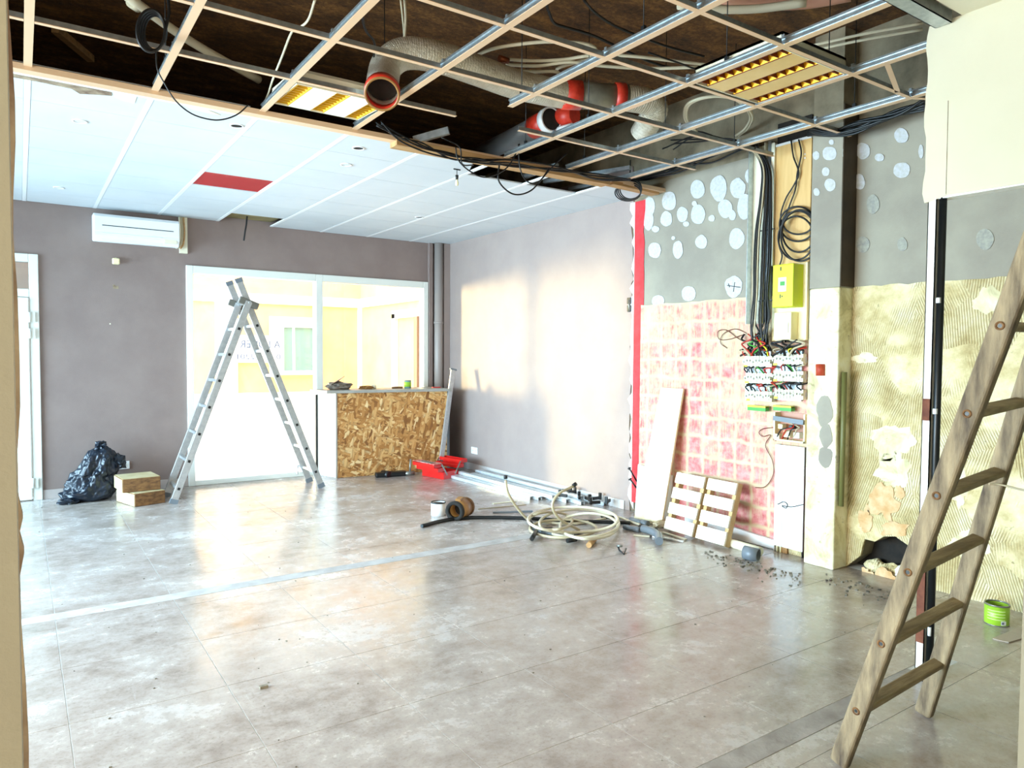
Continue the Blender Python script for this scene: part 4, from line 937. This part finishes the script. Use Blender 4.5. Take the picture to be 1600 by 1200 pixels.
e_ = on_y(897, 759, q.y); MB().cyl(e_-V((.01, 0, 0)), e_+V((.02, 0, .015)), .017, n=10).build('hose_cap', 'toolblack', tg)
MB().tube([on_z(x, y, .015) for x, y in ((838, 816), (900, 818), (960, 808), (985, 815), (1000, 820))], .011, 8).build('hose_end', 'hose', tg)
MB().tube([on_z(x, y, .016) for x, y in ((659, 822), (685, 815), (720, 809.5), (770, 808.5), (830, 810), (900, 814), (985, 817))], .016, 10).build('black_tube', 'toolblack', label='long thin black tube lying across the floor behind the hose tangle', cat='tube')
MB().tube([on_z(x, y, .012) for x, y in ((828, 825), (850, 832), (880, 838), (895, 843), (905, 838))], .015, 8).build('dark_hose', 'pvcgrey', label='dark hose with fittings along the near side of the tangle', cat='hose')
for k, (px, py, qx, qy) in enumerate(((826, 808, 832, 823), (845, 828, 862, 826), (831, 842, 838, 830), (886, 845, 900, 843), (898, 836, 912, 838), (940, 806, 958, 809))):
    a, b = on_z(px, py, .03), on_z(qx, qy, .03); MB().cyl(a, b, .018, n=10).build('pipe_fitting', 'toolblack', label='small black pipe fitting in the hose tangle', cat='fitting', group='black fittings in the hose tangle')
a, b = on_z(920, 852, .022), on_z(929, 842, .022); MB().cyl(a, b, .022, n=12).build('cork_stub', 'timber', label='short tan stub of wood on the floor at the near edge of the hose tangle', cat='stub')
# rubble of elbows at the plank foot
for k, (px, py, qx, qy, r_, mt) in enumerate(((985, 812, 1010, 818, .022, 'pvcgrey'), (1000, 824, 1022, 830, .024, 'toolblack'), (975, 823, 998, 828, .020, 'pvcgrey'), (1008, 812, 1028, 816, .016, 'toolblack'))):
    a, b = on_z(px, py, r_), on_z(qx, qy, r_); MB().cyl(a, b, r_, n=12).cyl(a+(b-a)*.7, b+(b-a)*.1, r_*1.25, n=12).build('pipe_offcut', mt, label='grey or black pipe offcut in the heap at the foot of the leaning plank', cat='pipe', group='pipe offcuts at the plank foot')
eb = [on_z(1004, 826, .045), on_z(1018, 830, .045), on_z(1028, 836, .04), on_z(1030, 846, .035)]
MB().tube(eb, .032, 12, per=8, cap=True).build('pipe_elbow', 'pvcgrey', label='curved grey pipe elbow on the floor left of the left pallet', cat='pipe elbow')
lump('tan_sponge', on_z(1034, 823), (.10, .05, .035), 'hosetan', 'tan lump of foam at the foot of the leaning plank', 'foam', 5, .25)
for k, ((xa, ya), (xb, yb2), mt) in enumerate((((1020, 838), (1068, 846), 'white'), ((1036, 832), (1072, 843), 'hose'), ((990, 836), (1015, 838), 'hose'))):
    a, b = on_z(xa, ya, .008), on_z(xb, yb2, .008); MB().bar(a, b, .022, .012).build('thin_lath', mt, label='thin pale lath on the floor before the left pallet', cat='lath', group='pale laths before the pallet')
sc_ = thing('bent_bracket', 'little bent black bracket alone on the floor before the hose tangle', 'bracket', on_z(971, 858))
MB().tube([on_z(965, 852, .035), on_z(968, 860, .004), on_z(975, 866, .004), on_z(978, 857, .02)], .007, 6, raw=True).build('strap', 'toolblack', sc_)
MB().cyl(on_z(964, 853, .03), on_z(972, 853, .035), .010, n=8).build('bolt', 'tin', sc_)
# ================================================================== RIGHT WALL, FLOOR LEVEL
wp_ = thing('leaning_plank', 'tall pale pine plank leaning against the red tile bed', 'plank', (4.62, 4.48, 0))
A, Bq = on_z(997, 813), on_z(1047, 821); C_, D_ = on_x(1070, 607, XR-.03), on_x(1035, 607, XR-.03)
A = V((4.56, 4.66, .002)); Bq = V((4.60, 4.36, .002)); C_.z = D_.z = (C_.z+D_.z)/2
nrm = (Bq-A).cross(D_-A).normalized(); nrm = nrm if nrm.x < 0 else -nrm
MB().prism([A, Bq, C_, D_], nrm*.024).build('board', 'plank', wp_, bev=.003)
wq = thing('white_sheet', 'low white board standing behind the leaning plank', 'board', (4.70, 4.72, 0))
MB().prism([(4.72, 4.83, .002), (4.745, 4.42, .002), (4.775, 4.42, .42), (4.755, 4.83, .47)], (.014, 0, 0)).build('board', 'white', wq)
def pallet(a, b, top_l, top_r, label):
    """small slatted pallet leaning on the wall: four slats on two side rails"""
    t = thing('small_pallet', label, 'pallet', (a+b)/2, 'small pallets leaning on the red tile bed')
    along = b-a; upv = ((top_l-a)+(top_r-b))/2; n_ = along.cross(upv).normalized(); n_ = n_ if n_.x < 0 else -n_
    for k in range(4):
        t0, t1 = (.0, .21) if k == 0 else (.01+k*.262, .01+k*.262+.185)
        p = [a+upv*t0, b+upv*t0, b+upv*t1, a+upv*t1]; MB().prism([q+n_*.055 for q in p], n_*.018).build('slat', 'paleslat', t, bev=.002)
    for f_ in (0.0, .88):
        p = [a+along*f_, a+along*(f_+.12), a+along*(f_+.12)+upv, a+along*f_+upv]; MB().prism(p, n_*.055).build('side_rail', 'palletedge', t, bev=.003)
    return t
a, b = on_z(1046, 829), on_z(1090, 842); a.z = b.z = .002
pallet(a, b, on_x(1071, 739, XR-.10), on_x(1107, 748, XR-.10), 'small pale slatted pallet leaning on the red wall, the one beside the plank')
a, b = on_z(1095, 844), on_z(1140, 857); a.z = b.z = .002
pallet(a, b, on_x(1117, 750, XR-.10), on_x(1160, 757, XR-.10), 'small pale slatted pallet leaning on the red wall, the one nearer the trunking')
lw_ = MB().prism([on_x(1070, 800, XR-.05), on_x(1214, 846, XR-.05), V((XR-.05, on_x(1214, 846, XR-.05).y, .005)), V((XR-.05, on_x(1070, 800, XR-.05).y, .005))], (.03, 0, 0))
lw_.build('skirting_board', 'white', label='white skirting board against the wall behind the pallets', cat='skirting')
a, b = on_z(1120, 842, .03), on_z(1188, 862, .03); a.x = min(a.x, XR-.1); b.x = min(b.x, XR-.12); MB().cyl(a, b, .035, n=16).build('cream_pipe_length', 'cream', label='short cream pipe on the floor behind the right pallet', cat='pipe')
cu = thing('grey_cup', 'grey plastic cup lying on its side in front of the white skirting board', 'cup', on_z(1172, 867))
a = on_z(1163, 863, .05); MB().pipe(a, a+V((.03, -.10, -.005)), .05, .044, 20).build('cup_wall', 'pvcgrey', cu); MB().cyl(a, a+V((.001, -.004, 0)), .05, n=20).build('cup_base', 'pvcgrey', cu)
rub = MB(); rq = random.Random(11)
for k in range(170):
    px = rq.uniform(1100, 1250) if k < 110 else rq.uniform(1290, 1420); base = 838+(px-1040)*.262; p = on_z(px, base+abs(rq.gauss(7, 8))+(4 if k < 110 else -6))
    if p.x > XR-.02: continue
    s = rq.uniform(.004, .012); rub.box(p+V((0, 0, s*.45)), (s*1.4, s, s*.9), Matrix.Rotation(rq.uniform(0, 3), 3, 'Z'))
rub.build('rubble', 'rubble', label='scatter of small dark rubble along the foot of the right wall', cat='rubble', kind='stuff')
crumb = MB()
for k in range(150):
    x, y = rq.uniform(.1, 4.5), rq.uniform(1.7, 8.2); s = rq.uniform(.002, .006)
    crumb.box((x, y, s*.35), (s*1.6, s, s*.7), Matrix.Rotation(rq.uniform(0, 3), 3, 'Z'))
crumb.box(on_z(412, 1075)+V((0, 0, .006)), (.035, .018, .012)).build('debris', 'rubble', label='tiny crumbs of debris strewn over the dusty tiles', cat='debris', kind='stuff')
for k, (px, py) in enumerate(((1392, 895), (1365, 898), (1410, 880))):
    p = on_x(px, py, XR+.04); lump('broken_brick', (p.x+.02, p.y, 0), (.05, .07, .05), 'comb' if k < 2 else 'white', 'broken lump of masonry inside the hole at the wall foot', 'masonry', k, .3) ['group'] = 'masonry lumps in the wall hole'
# nails sticking out at the wall end
for k, (x0, y0, x1, y1) in enumerate(((983, 731, 997, 756), (984, 748, 1000, 770))):
    a, b = on_x(x0, y0, XR-.10), on_x(x1, y1, XR-.012); MB().cyl(a, b, .008, n=8).cyl(a, a+(b-a)*.06, .016, n=10).build('anchor_rod', 'toolblack', label=('upper' if k == 0 else 'lower')+' black rod sticking out at the foot of the red wall strip', cat='rod', group='black rods at the red strip')
hb = thing('rusty_hinge', 'black metal bracket on the edge of the mauve plaster beside the red strip', 'bracket', on_x(983, 475, XR))
for dy in (0, 12): p = on_x(983, 470+dy, XR-.008); MB().box(p, (.014, .05, .06)).build('plate', 'toolblack', hb, bev=.004)
p = on_x(983, 476, XR-.012); MB().cyl(p-V((0, 0, .07)), p+V((0, 0, .05)), .009, n=8).build('pin', 'tin', hb)
# ================================================================== ELECTRICS ON THE RIGHT WALL
ct_ = thing('cable_channel', 'tall open grey metal cable channel on the wall left of the plywood panel', 'channel', (XR, 3.55, 1.75))
ya, yb2 = on_x(1175, 400, XR-.01).y, on_x(1200, 400, XR-.01).y
B((XR-.014, yb2, 1.74), (XR-.007, ya, 3.12)).build('back_plate', 'cream', ct_)
B((XR-.075, ya-.004, 1.74), (XR-.007, ya, 3.12)).build('flange', 'galv', ct_); B((XR-.075, yb2, 1.74), (XR-.007, yb2+.004, 3.12)).build('flange', 'cream', ct_)
pp = thing('plywood_panel', 'narrow orange plywood panel fixed high on the wall behind the hanging cable coil', 'panel', (XR, 3.28, 2.2))
ya, yb2 = on_x(1212, 300, XR-.03).y, on_x(1267, 300, XR-.03).y; zt_ = on_x(1240, 222, XR-.03).z; zb_ = on_x(1240, 412, XR-.03).z
B((XR-.032, yb2, zb_), (XR-.010, ya, zt_)).build('board', 'plywood', pp)
B((XR-.05, ya+.002, zb_), (XR-.010, ya+.03, zt_+.03)).build('edge_stud', 'cream', pp); B((XR-.05, ya+.034, zb_-.4), (XR-.010, ya+.06, zt_+.05)).build('edge_stud', 'galv', pp)
B((XR-.04, yb2, zt_-.005), (XR-.010, ya, zt_+.012)).build('top_lip', 'white', pp)
B((XR-.02, yb2+.01, zt_+.012), (XR-.004, ya, zt_+.17)).build('dark_slot', 'void', pp)
for k in range(2): q = on_x(1258+k*0, 241+k*6, XR-.0325); MB().cyl(q, q-V((.004, 0, 0)), .006, n=8).build('screw', 'rust', pp)
# bundle of cables dropping down the channel to the fuse boards
for k in range(16):
    rk = random.Random(100+k); ox = rk.uniform(-8, 9); dz = rk.uniform(-.02, .02); X_ = XR-.05-.05*rk.random()
    pts = [on_x(1150+ox, 226+rk.uniform(-6, 4), X_), on_x(1178+ox*.6, 232+rk.uniform(-4, 6), X_), on_x(1196+ox*.8, 262, X_), on_x(1196+ox*1.1, 310, X_), on_x(1192+ox*1.5, 360, X_), on_x(1190+ox*1.6, 410, X_), on_x(1188+ox*1.4, 460, X_), on_x(1186+ox*1.7, 505, X_), on_x(1184+rk.uniform(-18, 22), 545, X_)]
    MB().tube(pts, .0065, 7).build('black_cable', 'black' if k % 7 else 'hosetan', label='cable in the thick black bundle hanging down to the fuse boards', cat='cable', group='cables hanging down to the fuse boards')
for k, zy in enumerate((360, 470)): q = on_x(1194, zy, XR-.08); MB().bar(q+V((0, .05, 0)), q-V((0, .09, 0)), .006, .008).build('cable_tie', 'black', label=('upper' if k == 0 else 'lower')+' black tie around the cable bundle beside the plywood panel', cat='cable tie')
cw = thing('hanging_cable_coil', 'loose coil of black cable hanging in front of the plywood panel above the lime box', 'cable', on_x(1245, 370, XR-.08))
for k, (cx, cy, rx, ry) in enumerate(((1246, 350, 28, 27), (1248, 362, 26, 32), (1244, 372, 28, 34), (1247, 348, 24, 18), (1250, 368, 30, 40))):
    MB().tube([on_x(cx+rx*math.cos(t), cy+ry*math.sin(t), XR-.07-.014*k) for t in [2*math.pi*i/18 for i in range(18)]], .007, 7, closed=True).build('cable_loop', 'black', cw)
for k, pl in enumerate((((1236, 218), (1240, 245), (1248, 270), (1240, 290), (1228, 310), (1220, 335), (1222, 355)), ((1248, 218), (1252, 240), (1246, 270), (1243, 295), (1236, 315), (1230, 330), (1222, 345)), ((1221, 345), (1217, 380), (1222, 400), (1216, 420)))):
    MB().tube([on_x(x, y, XR-.06) for x, y in pl], .006, 7).build('cable_tail', 'black', cw)
# lime meter box on its ivory backing
XF = XR-.15
yl, yr = on_x(1207, 450, XF).y, on_x(1239, 450, XF).y; z1, z0 = on_x(1222, 413, XF).z, on_x(1222, 480, XF).z
lb = thing('meter_box', 'bright lime meter box fixed on the wall below the hanging cable coil', 'meter', (XR, (yl+yr)/2, z0))
B((XF, yr, z0), (XR-.02, yl, z1)).build('case', 'limebox', lb, bev=.006)
q0, q1 = on_x(1216, 434, XF-.003), on_x(1228, 455, XF-.003); B((XF-.003, q1.y, q1.z), (XF+.001, q0.y, q0.z)).build('display', 'white', lb, bev=.002)
q0, q1 = on_x(1219, 440, XF-.004), on_x(1226, 446, XF-.004); B((XF-.005, q1.y, q1.z), (XF+.001, q0.y, q0.z)).build('display_window', 'wiregreen', lb)
for (x, y, h) in ((1220, 420, 7), (1219, 463, 7), (1222, 463, 3), (1217, 441, 4)): q = on_x(x, y, XF-.001); B((XF-.002, q.y-.004, q.z-.004*h/2), (XF+.001, q.y+.004, q.z+.004*h/2)).build('printed_mark', 'toolblack', lb)
bp = thing('meter_backing', 'ivory plastic backing panel with a breaker cover under the lime meter box', 'panel', (XR, 3.3, 1.6))
ya, yb2 = on_x(1206, 480, XR-.03).y, on_x(1263, 480, XR-.03).y
zt_, zb_ = on_x(1240, 410, XR-.03).z, on_x(1240, 532, XR-.03).z
B((XR-.024, yb2, zb_), (XR-.006, ya, zt_-.004)).build('backing', 'ivory', bp)
B((XR-.05, yb2, zb_), (XR-.006, yb2+.018, zt_-.01)).build('rim', 'ivory', bp, bev=.003)
X2 = XR-.11
yl2, yr2 = on_x(1209, 508, X2).y, on_x(1236, 508, X2).y; za, zb2 = on_x(1222, 488, X2).z, on_x(1222, 531, X2).z
cv = B((X2, yr2, zb2), (XR-.02, yl2, za)).build('breaker_cover', 'ivory', bp, bev=.006)
q0, q1 = on_x(1216, 504, X2), on_x(1232, 520, X2); B((X2-.008, q1.y, q1.z), (X2+.001, q0.y, q0.z)).build('switch_plate', 'white', bp, bev=.003)
for x, y in ((1227, 491), (1215, 504)): q = on_x(x, y, X2); MB().cyl(q+V((.002, 0, 0)), q-V((.006, 0, 0)), .008, n=8).build('cover_screw', 'rust', bp)
# fuse boards: three rows in two columns
XB = XR-.10
for side, (xa, xb, lab, offs) in enumerate(((1160, 1203, 'left', (0, 2, 4)), (1206, 1252, 'right', (0, 0, 1)))):
    fb = thing('fuse_board', 'open three-row fuse board with bare wires, '+('left' if side == 0 else 'right')+' column of the two beside the pillar', 'fuse board', (XR, on_x((xa+xb)/2, 600, XR).y, 1.1), 'open fuse boards on the red wall')
    yy0, yy1 = on_x(xa, 600, XR-.03).y, on_x(xb, 600, XR-.03).y
    B((XR-.03, yy1, on_x(xa, 624, XR-.03).z), (XR-.014, yy0-.03, on_x(xa, 548, XR-.03).z)).build('mounting_plate', 'galv', fb)
    for r_, (py0, py1) in enumerate(((554, 572), (580, 598), (608, 626))):
        dyp = -2*side-(side*1)
        a, b = on_x(xa+offs[r_], py0+dyp+2, XB), on_x(xb, py1+dyp+2, XB); z1, z0 = a.z, b.z
        ry0, ry1 = a.y, b.y
        rail = B((XR-.05, ry1, z0+.02), (XR-.03, ry0, z1-.02)).build('rail', 'galv', fb)
        n = 9; wd = (ry0-ry1)/n
        big = {0: (0, 3), 1: (5, 2), 2: (6, 2)}[r_]
        k = 0
        while k < n:
            w_ = big[1] if k == big[0] else 1; w_ = min(w_, n-k)
            y_a = ry0-k*wd-.001; y_b = ry0-(k+w_)*wd+.001
            c_ = MB().box2((XB+.022, y_b, z0), (XR-.035, y_a, z1)).box2((XB, y_b, z0+.028), (XB+.022, y_a, z1-.028)).build('breaker', 'module', rail, bev=.001, seg=1)
            k += w_
        for k in range(n):
            ym = ry0-(k+.5)*wd
        sw = MB()
        for k in range(n): sw.box((XB-.005, ry0-(k+.5)*wd, (z0+z1)/2+(.006 if k % 3 else -.004)), (.012, wd*.4, .014))
        sw.build('toggles', M('toggle_grey', '#b4b8b0', None, rough=.5) if (side, r_) == (0, 0) else bpy.data.materials['toggle_grey'], rail)
        tl = MB().box2((XB+.018, ry0-wd*1.2, z0-.003), (XB+.021, ry0, z0+.014)); tl.build('yellow_tag', 'wireyel', rail)
        wr = random.Random(r_+5*side)
        for c_i, mt in enumerate(('black', 'black', 'wirered', 'wiregreen' if r_ else 'wireyel', 'black', 'hosetan', 'black', 'black', 'wirered', 'black')):
            yk = ry0-(ry0-ry1)*wr.uniform(.04, .96); zt2 = z1
            MB().tube([(XB+.03, yk, zt2-.008), (XB+.012+wr.uniform(-.03, .02), yk+wr.uniform(-.02, .02), zt2+.03), (XB+.02, yk+wr.uniform(-.08, .08), zt2+.045), (XB+.05, yk+wr.uniform(-.05, .05), zt2+.055)], .0055, 6).build('wire', mt, fb)
    q0, q1 = on_x(xa+8 if side == 0 else xa+2, 634, XB+.02), on_x(xa+36 if side == 0 else xa+30, 643, XB+.02)
    tm = B((XB+.02, q1.y, q1.z), (XR-.035, q0.y, q0.z)).build('terminal_strip', 'wiregreen', fb); B((XB+.018, q1.y, q0.z-.008), (XR-.04, q0.y, q0.z+.006)).build('terminal_cap', 'wireyel', tm)
for k in range(14):
    rk = random.Random(300+k); left = k < 8
    cx = rk.uniform(1163, 1200) if left else rk.uniform(1212, 1250); X_ = XB+rk.uniform(-.03, .05)
    pts = [on_x(cx+rk.uniform(-12, 12), 556, X_), on_x(cx+rk.uniform(-14, 12), 545, X_-.02), on_x(cx+rk.uniform(-16, 16), 537, X_-.01), on_x(cx+rk.uniform(-12, 16), 530+rk.uniform(-4, 6), X_), on_x(cx+rk.uniform(-6, 6), 522 if left else 534, X_+.02)]
    MB().tube(pts, .008 if k % 2 else .006, 7).build('loose_wire', ('wirered', 'black', 'wireyel', 'black', 'wirered', 'hosetan', 'wiregreen', 'black')[k % 8] if left else ('black', 'black', 'black', 'hosetan')[k % 4],
        label='loose wire curling above the top row of the '+('left' if left else 'right')+' fuse board', cat='wire', group='loose wires above the '+('left' if left else 'right')+' fuse board')
# thin red-brown wires curling over the red tile bed
tw = thing('curled_wire', 'thin red-brown wire curling on the red tile bed left of the fuse boards', 'wire', on_x(1145, 530, XR-.02))
for pl in (((1172, 538), (1155, 530), (1135, 516), (1122, 518), (1124, 530), (1140, 530), (1158, 524), (1168, 522)), ((1165, 520), (1148, 514), (1130, 522), (1126, 536), (1136, 544))):
    MB().tube([on_x(x, y, XR-.02) for x, y in pl], .003, 6).build('wire_strand', M('brown_wire', '#6a2f22', None, rough=.5) if 'brown_wire' not in bpy.data.materials else bpy.data.materials['brown_wire'], tw)
MB().tube([on_x(x, y, XR-.02) for x, y in ((1208, 668), (1192, 670), (1186, 676), (1192, 682), (1204, 680), (1196, 696), (1207, 720), (1208, 742), (1196, 760), (1180, 762))], .003, 6).build('thin_wire', bpy.data.materials['brown_wire'], label='long thin wire looping over the red tile bed below the left fuse board', cat='wire')
# open junction box and white trunking below
jb = thing('junction_box', 'open pinkish junction box full of fittings between the fuse board and white trunking', 'junction box', (XR, 3.28, .84))
X3 = XR-.09; a, b = on_x(1209, 644, X3), on_x(1257, 693, X3)
B((XR-.02, b.y, b.z), (XR-.006, a.y, a.z)).build('back', 'copperpink', jb)
for p0, p1 in (((X3, a.y-.012, b.z), (XR-.01, a.y, a.z)), ((X3, b.y, b.z), (XR-.01, b.y+.012, a.z)), ((X3, b.y, b.z), (XR-.01, a.y, b.z+.012))): B(p0, p1).build('box_side', 'ivory', jb)
q0, q1 = on_x(1209, 651, X3-.01), on_x(1256, 662, X3-.01); MB().bar((X3-.01, q0.y, q0.z-.01), (X3-.01, q1.y, q1.z+.008), .02, .035).build('grey_bar', 'pvcgrey', jb)
for k, (px, py, s, mt) in enumerate(((1247, 680, .05, 'white'), (1232, 678, .055, 'ivory'), (1216, 682, .05, 'cream'), (1238, 667, .03, 'toolblack'), (1222, 666, .04, 'ivory'))):
    q = on_x(px, py, X3+.02); MB().box(q, (.05, s, s*.9)).build('fitting', mt, jb, bev=.005)
for k in range(4): MB().tube([on_x(1212+k*9, 688, X3+.01), on_x(1220+k*8, 672, X3-.02), on_x(1234+k*5, 668, X3), on_x(1244-k*4, 660, X3+.02)], .005, 6).build('wire', ('black', 'wirered', 'black', 'hosetan')[k], jb)
wt = thing('white_trunking', 'wide white trunking cover running from the junction box down to the floor', 'trunking', (XR, 3.27, 0))
X4 = XR-.075; a, b = on_x(1212, 694, X4), on_x(1257, 694, X4); zb_ = on_x(1235, 858, X4).z
B((X4, b.y, zb_), (X4+.006, a.y, a.z)).build('cover', 'white', wt); B((X4, a.y-.005, .0), (XR-.006, a.y, a.z)).build('side_wall', 'white', wt); B((X4, b.y, zb_-.05), (XR-.006, b.y+.005, a.z)).build('side_wall', 'toolblack', wt)
ym = a.y-(a.y-b.y)*.28
B((X4-.001, ym-.001, zb_), (X4+.001, ym+.001, a.z)).build('cover_joint', 'pvcgrey', wt)
B((X4+.03, b.y+.01, .0), (X4+.05, a.y-.01, zb_+.02)).build('old_paint_strip', 'comb', wt); B((X4+.012, ym-.04, 0), (X4+.03, ym+.02, zb_+.01)).build('timber_strip', 'timber', wt)
for e in (.02, .05): B((X4+.004, a.y-e-.012, 0), (X4+.012, a.y-e, zb_)).build('cut_rib', 'ivory', wt)
MB().tube([on_x(x, y, X4-.006) for x, y in ((1215, 788), (1224, 784), (1230, 788), (1228, 794), (1222, 790), (1236, 792), (1256, 788))], .003, 6).build('thin_cable', 'black', label='thin black cable knotted across the white trunking near its foot', cat='cable')

# ================================================================== NEAR RIGHT
po = thing('steel_post', 'white and rusty steel stud with a black tube standing under the hanging wall', 'post', (3.425, 1.60, 0))
MB().box2((3.412, 1.602, .004), (3.418, 1.640, 2.20)).box2((3.412, 1.602, .004), (3.445, 1.606, 2.20)).box2((3.412, 1.636, .004), (3.445, 1.640, 2.20)).build('stud', 'rust', po)
MB().cyl((3.430, 1.583, .004), (3.430, 1.583, 2.205), .0155, n=20).build('black_tube', 'toolblack', po)
B((3.38, 1.54, 0), (3.48, 1.66, .005)).build('base_plate', 'toolblack', po)
for px, py in ((1457, 470), (1452, 642)): 
    q = on_x(px, py, 3.418); MB().cyl((3.413, 1.583, q.z-.012), (3.413, 1.583, q.z+.012), .010, n=10).build('paint_blob', 'white', po)
q = on_x(1446, 982, 3.41); MB().cyl((3.416, 1.581, q.z-.03), (3.416, 1.581, q.z+.01), .008, n=8).build('paint_blob', 'white', po)
q = on_x(1445, 640, 3.41); B((3.409, 1.606, q.z-.05), (3.4125, 1.638, q.z+.05)).build('rust_patch', M('bare_rust', '#5c2f20', '#7a4630', 20, .8), po)
q = on_x(1437, 930, 3.41); B((3.409, 1.604, q.z-.22), (3.4125, 1.638, q.z+.12)).build('rust_patch', bpy.data.materials['bare_rust'], po)
wlad = thing('wooden_ladder', 'old paint-spattered wooden ladder leaning in the right foreground', 'ladder', (2.75, 1.42, 0))
def LP(z): return V((2.43, 1.424-.306*z, z))
def RP(z): return V((3.06, 1.432-.238*z, z))
for P_, zt3 in ((LP, 2.30), (RP, 2.40)):
    s_ = MB().bar(P_(.008), P_(zt3), .044, .066, (0, 1, 0)).build('stile', 'oldwood', wlad, bev=.012, seg=3)
for k in range(8):
    z = .235+.2685*k; a, b = LP(z), RP(z+.012); a = a-V((.018, 0, 0)); b = b+V((.018, 0, 0))
    r_ = MB().bar(a, b, .046, .026, (0, -.3, 1)).build('rung', M('rung_wood', '#7d6a4c', '#a8946c', 8, .7, bump=.4, bs=40, coord='Object', stretch=(.5, 4, 4)) if 'rung_wood' not in bpy.data.materials else bpy.data.materials['rung_wood'], wlad, bev=.006)
    e = LP(z)+V((-.0215, 0, 0))
    MB().pipe(e+V((.003, 0, 0)), e-V((.003, 0, 0)), .0135, .008, 16).build('rung_end', 'block', r_); MB().cyl(e+V((.003, 0, 0)), e-V((.001, 0, 0)), .006, n=10).build('tenon', 'toolblack', r_)
MB().tube([on_x(1545, 756, 3.0), on_x(1562, 757, 3.02), on_x(1600, 766, 3.02), on_x(1640, 772, 3.0)], .004, 6).build('thin_wire', 'hosetan', label='thin tan wire stretched from the wooden ladder to the right edge', cat='wire')
gc = on_z(1557, 974); gn = thing('green_can', 'open green printed can on the tiles near the right wall', 'can', (gc.x, gc.y, 0))
MB().lathe([(0, .001), (.056, .001), (.060, .006), (.060, .112), (.0575, .112), (.0575, .04), (0, .04)], (gc.x, gc.y, 0), 32).build('can_body', 'green', gn)
MB().lathe([(0, .085), (.057, .087)], (gc.x, gc.y, 0), 24).build('dark_contents', 'void', gn)
MB().pipe((gc.x, gc.y, .108), (gc.x, gc.y, .116), .0625, .056, 32).build('rim', 'tin', gn); MB().pipe((gc.x, gc.y, .0), (gc.x, gc.y, .006), .0615, .056, 32).build('base_rim', 'tin', gn)
def patch_on_can(a0, a1, z0, z1, mt, nm, r=.0606):
    n = 6; pts = [V((gc.x+r*math.cos(a0+(a1-a0)*k/n), gc.y+r*math.sin(a0+(a1-a0)*k/n), 0)) for k in range(n+1)]
    mb_ = MB(); mb_._add([p+V((0, 0, z0)) for p in pts]+[p+V((0, 0, z1)) for p in pts], [(k, k+1, n+2+k, n+1+k) for k in range(n)], True); mb_.build(nm, mt, gn)
va = math.atan2(-gc.y, -gc.x)
patch_on_can(va+.35, va+.8, .010, .032, 'white', 'barcode_label'); patch_on_can(va+.40, va+.62, .014, .028, 'pvcgrey', 'barcode', .0609)
for k in range(4): patch_on_can(va-.8, va+.7, .035+.016*k, .039+.016*k, M('can_print', '#d7eaa0', None, rough=.35) if k == 0 else bpy.data.materials['can_print'], 'printed_line')
cb = [on_z(x, y) for x, y in ((1551, 999), (1577, 988), (1600, 978), (1612, 985), (1600, 998), (1576, 1005), (1562, 1002))]
MB().prism([p+V((0, 0, .001)) for p in cb], (0, 0, .005)).build('cardboard_piece', M('grey_card', '#b3a595', '#bfb2a2', 10, .8), label='flat torn piece of brownish card on the tiles by the green can', cat='card')
# ------------------------------------------------------------------ tidy
for o in bpy.data.objects:
    if '_b' in o: del o['_b']
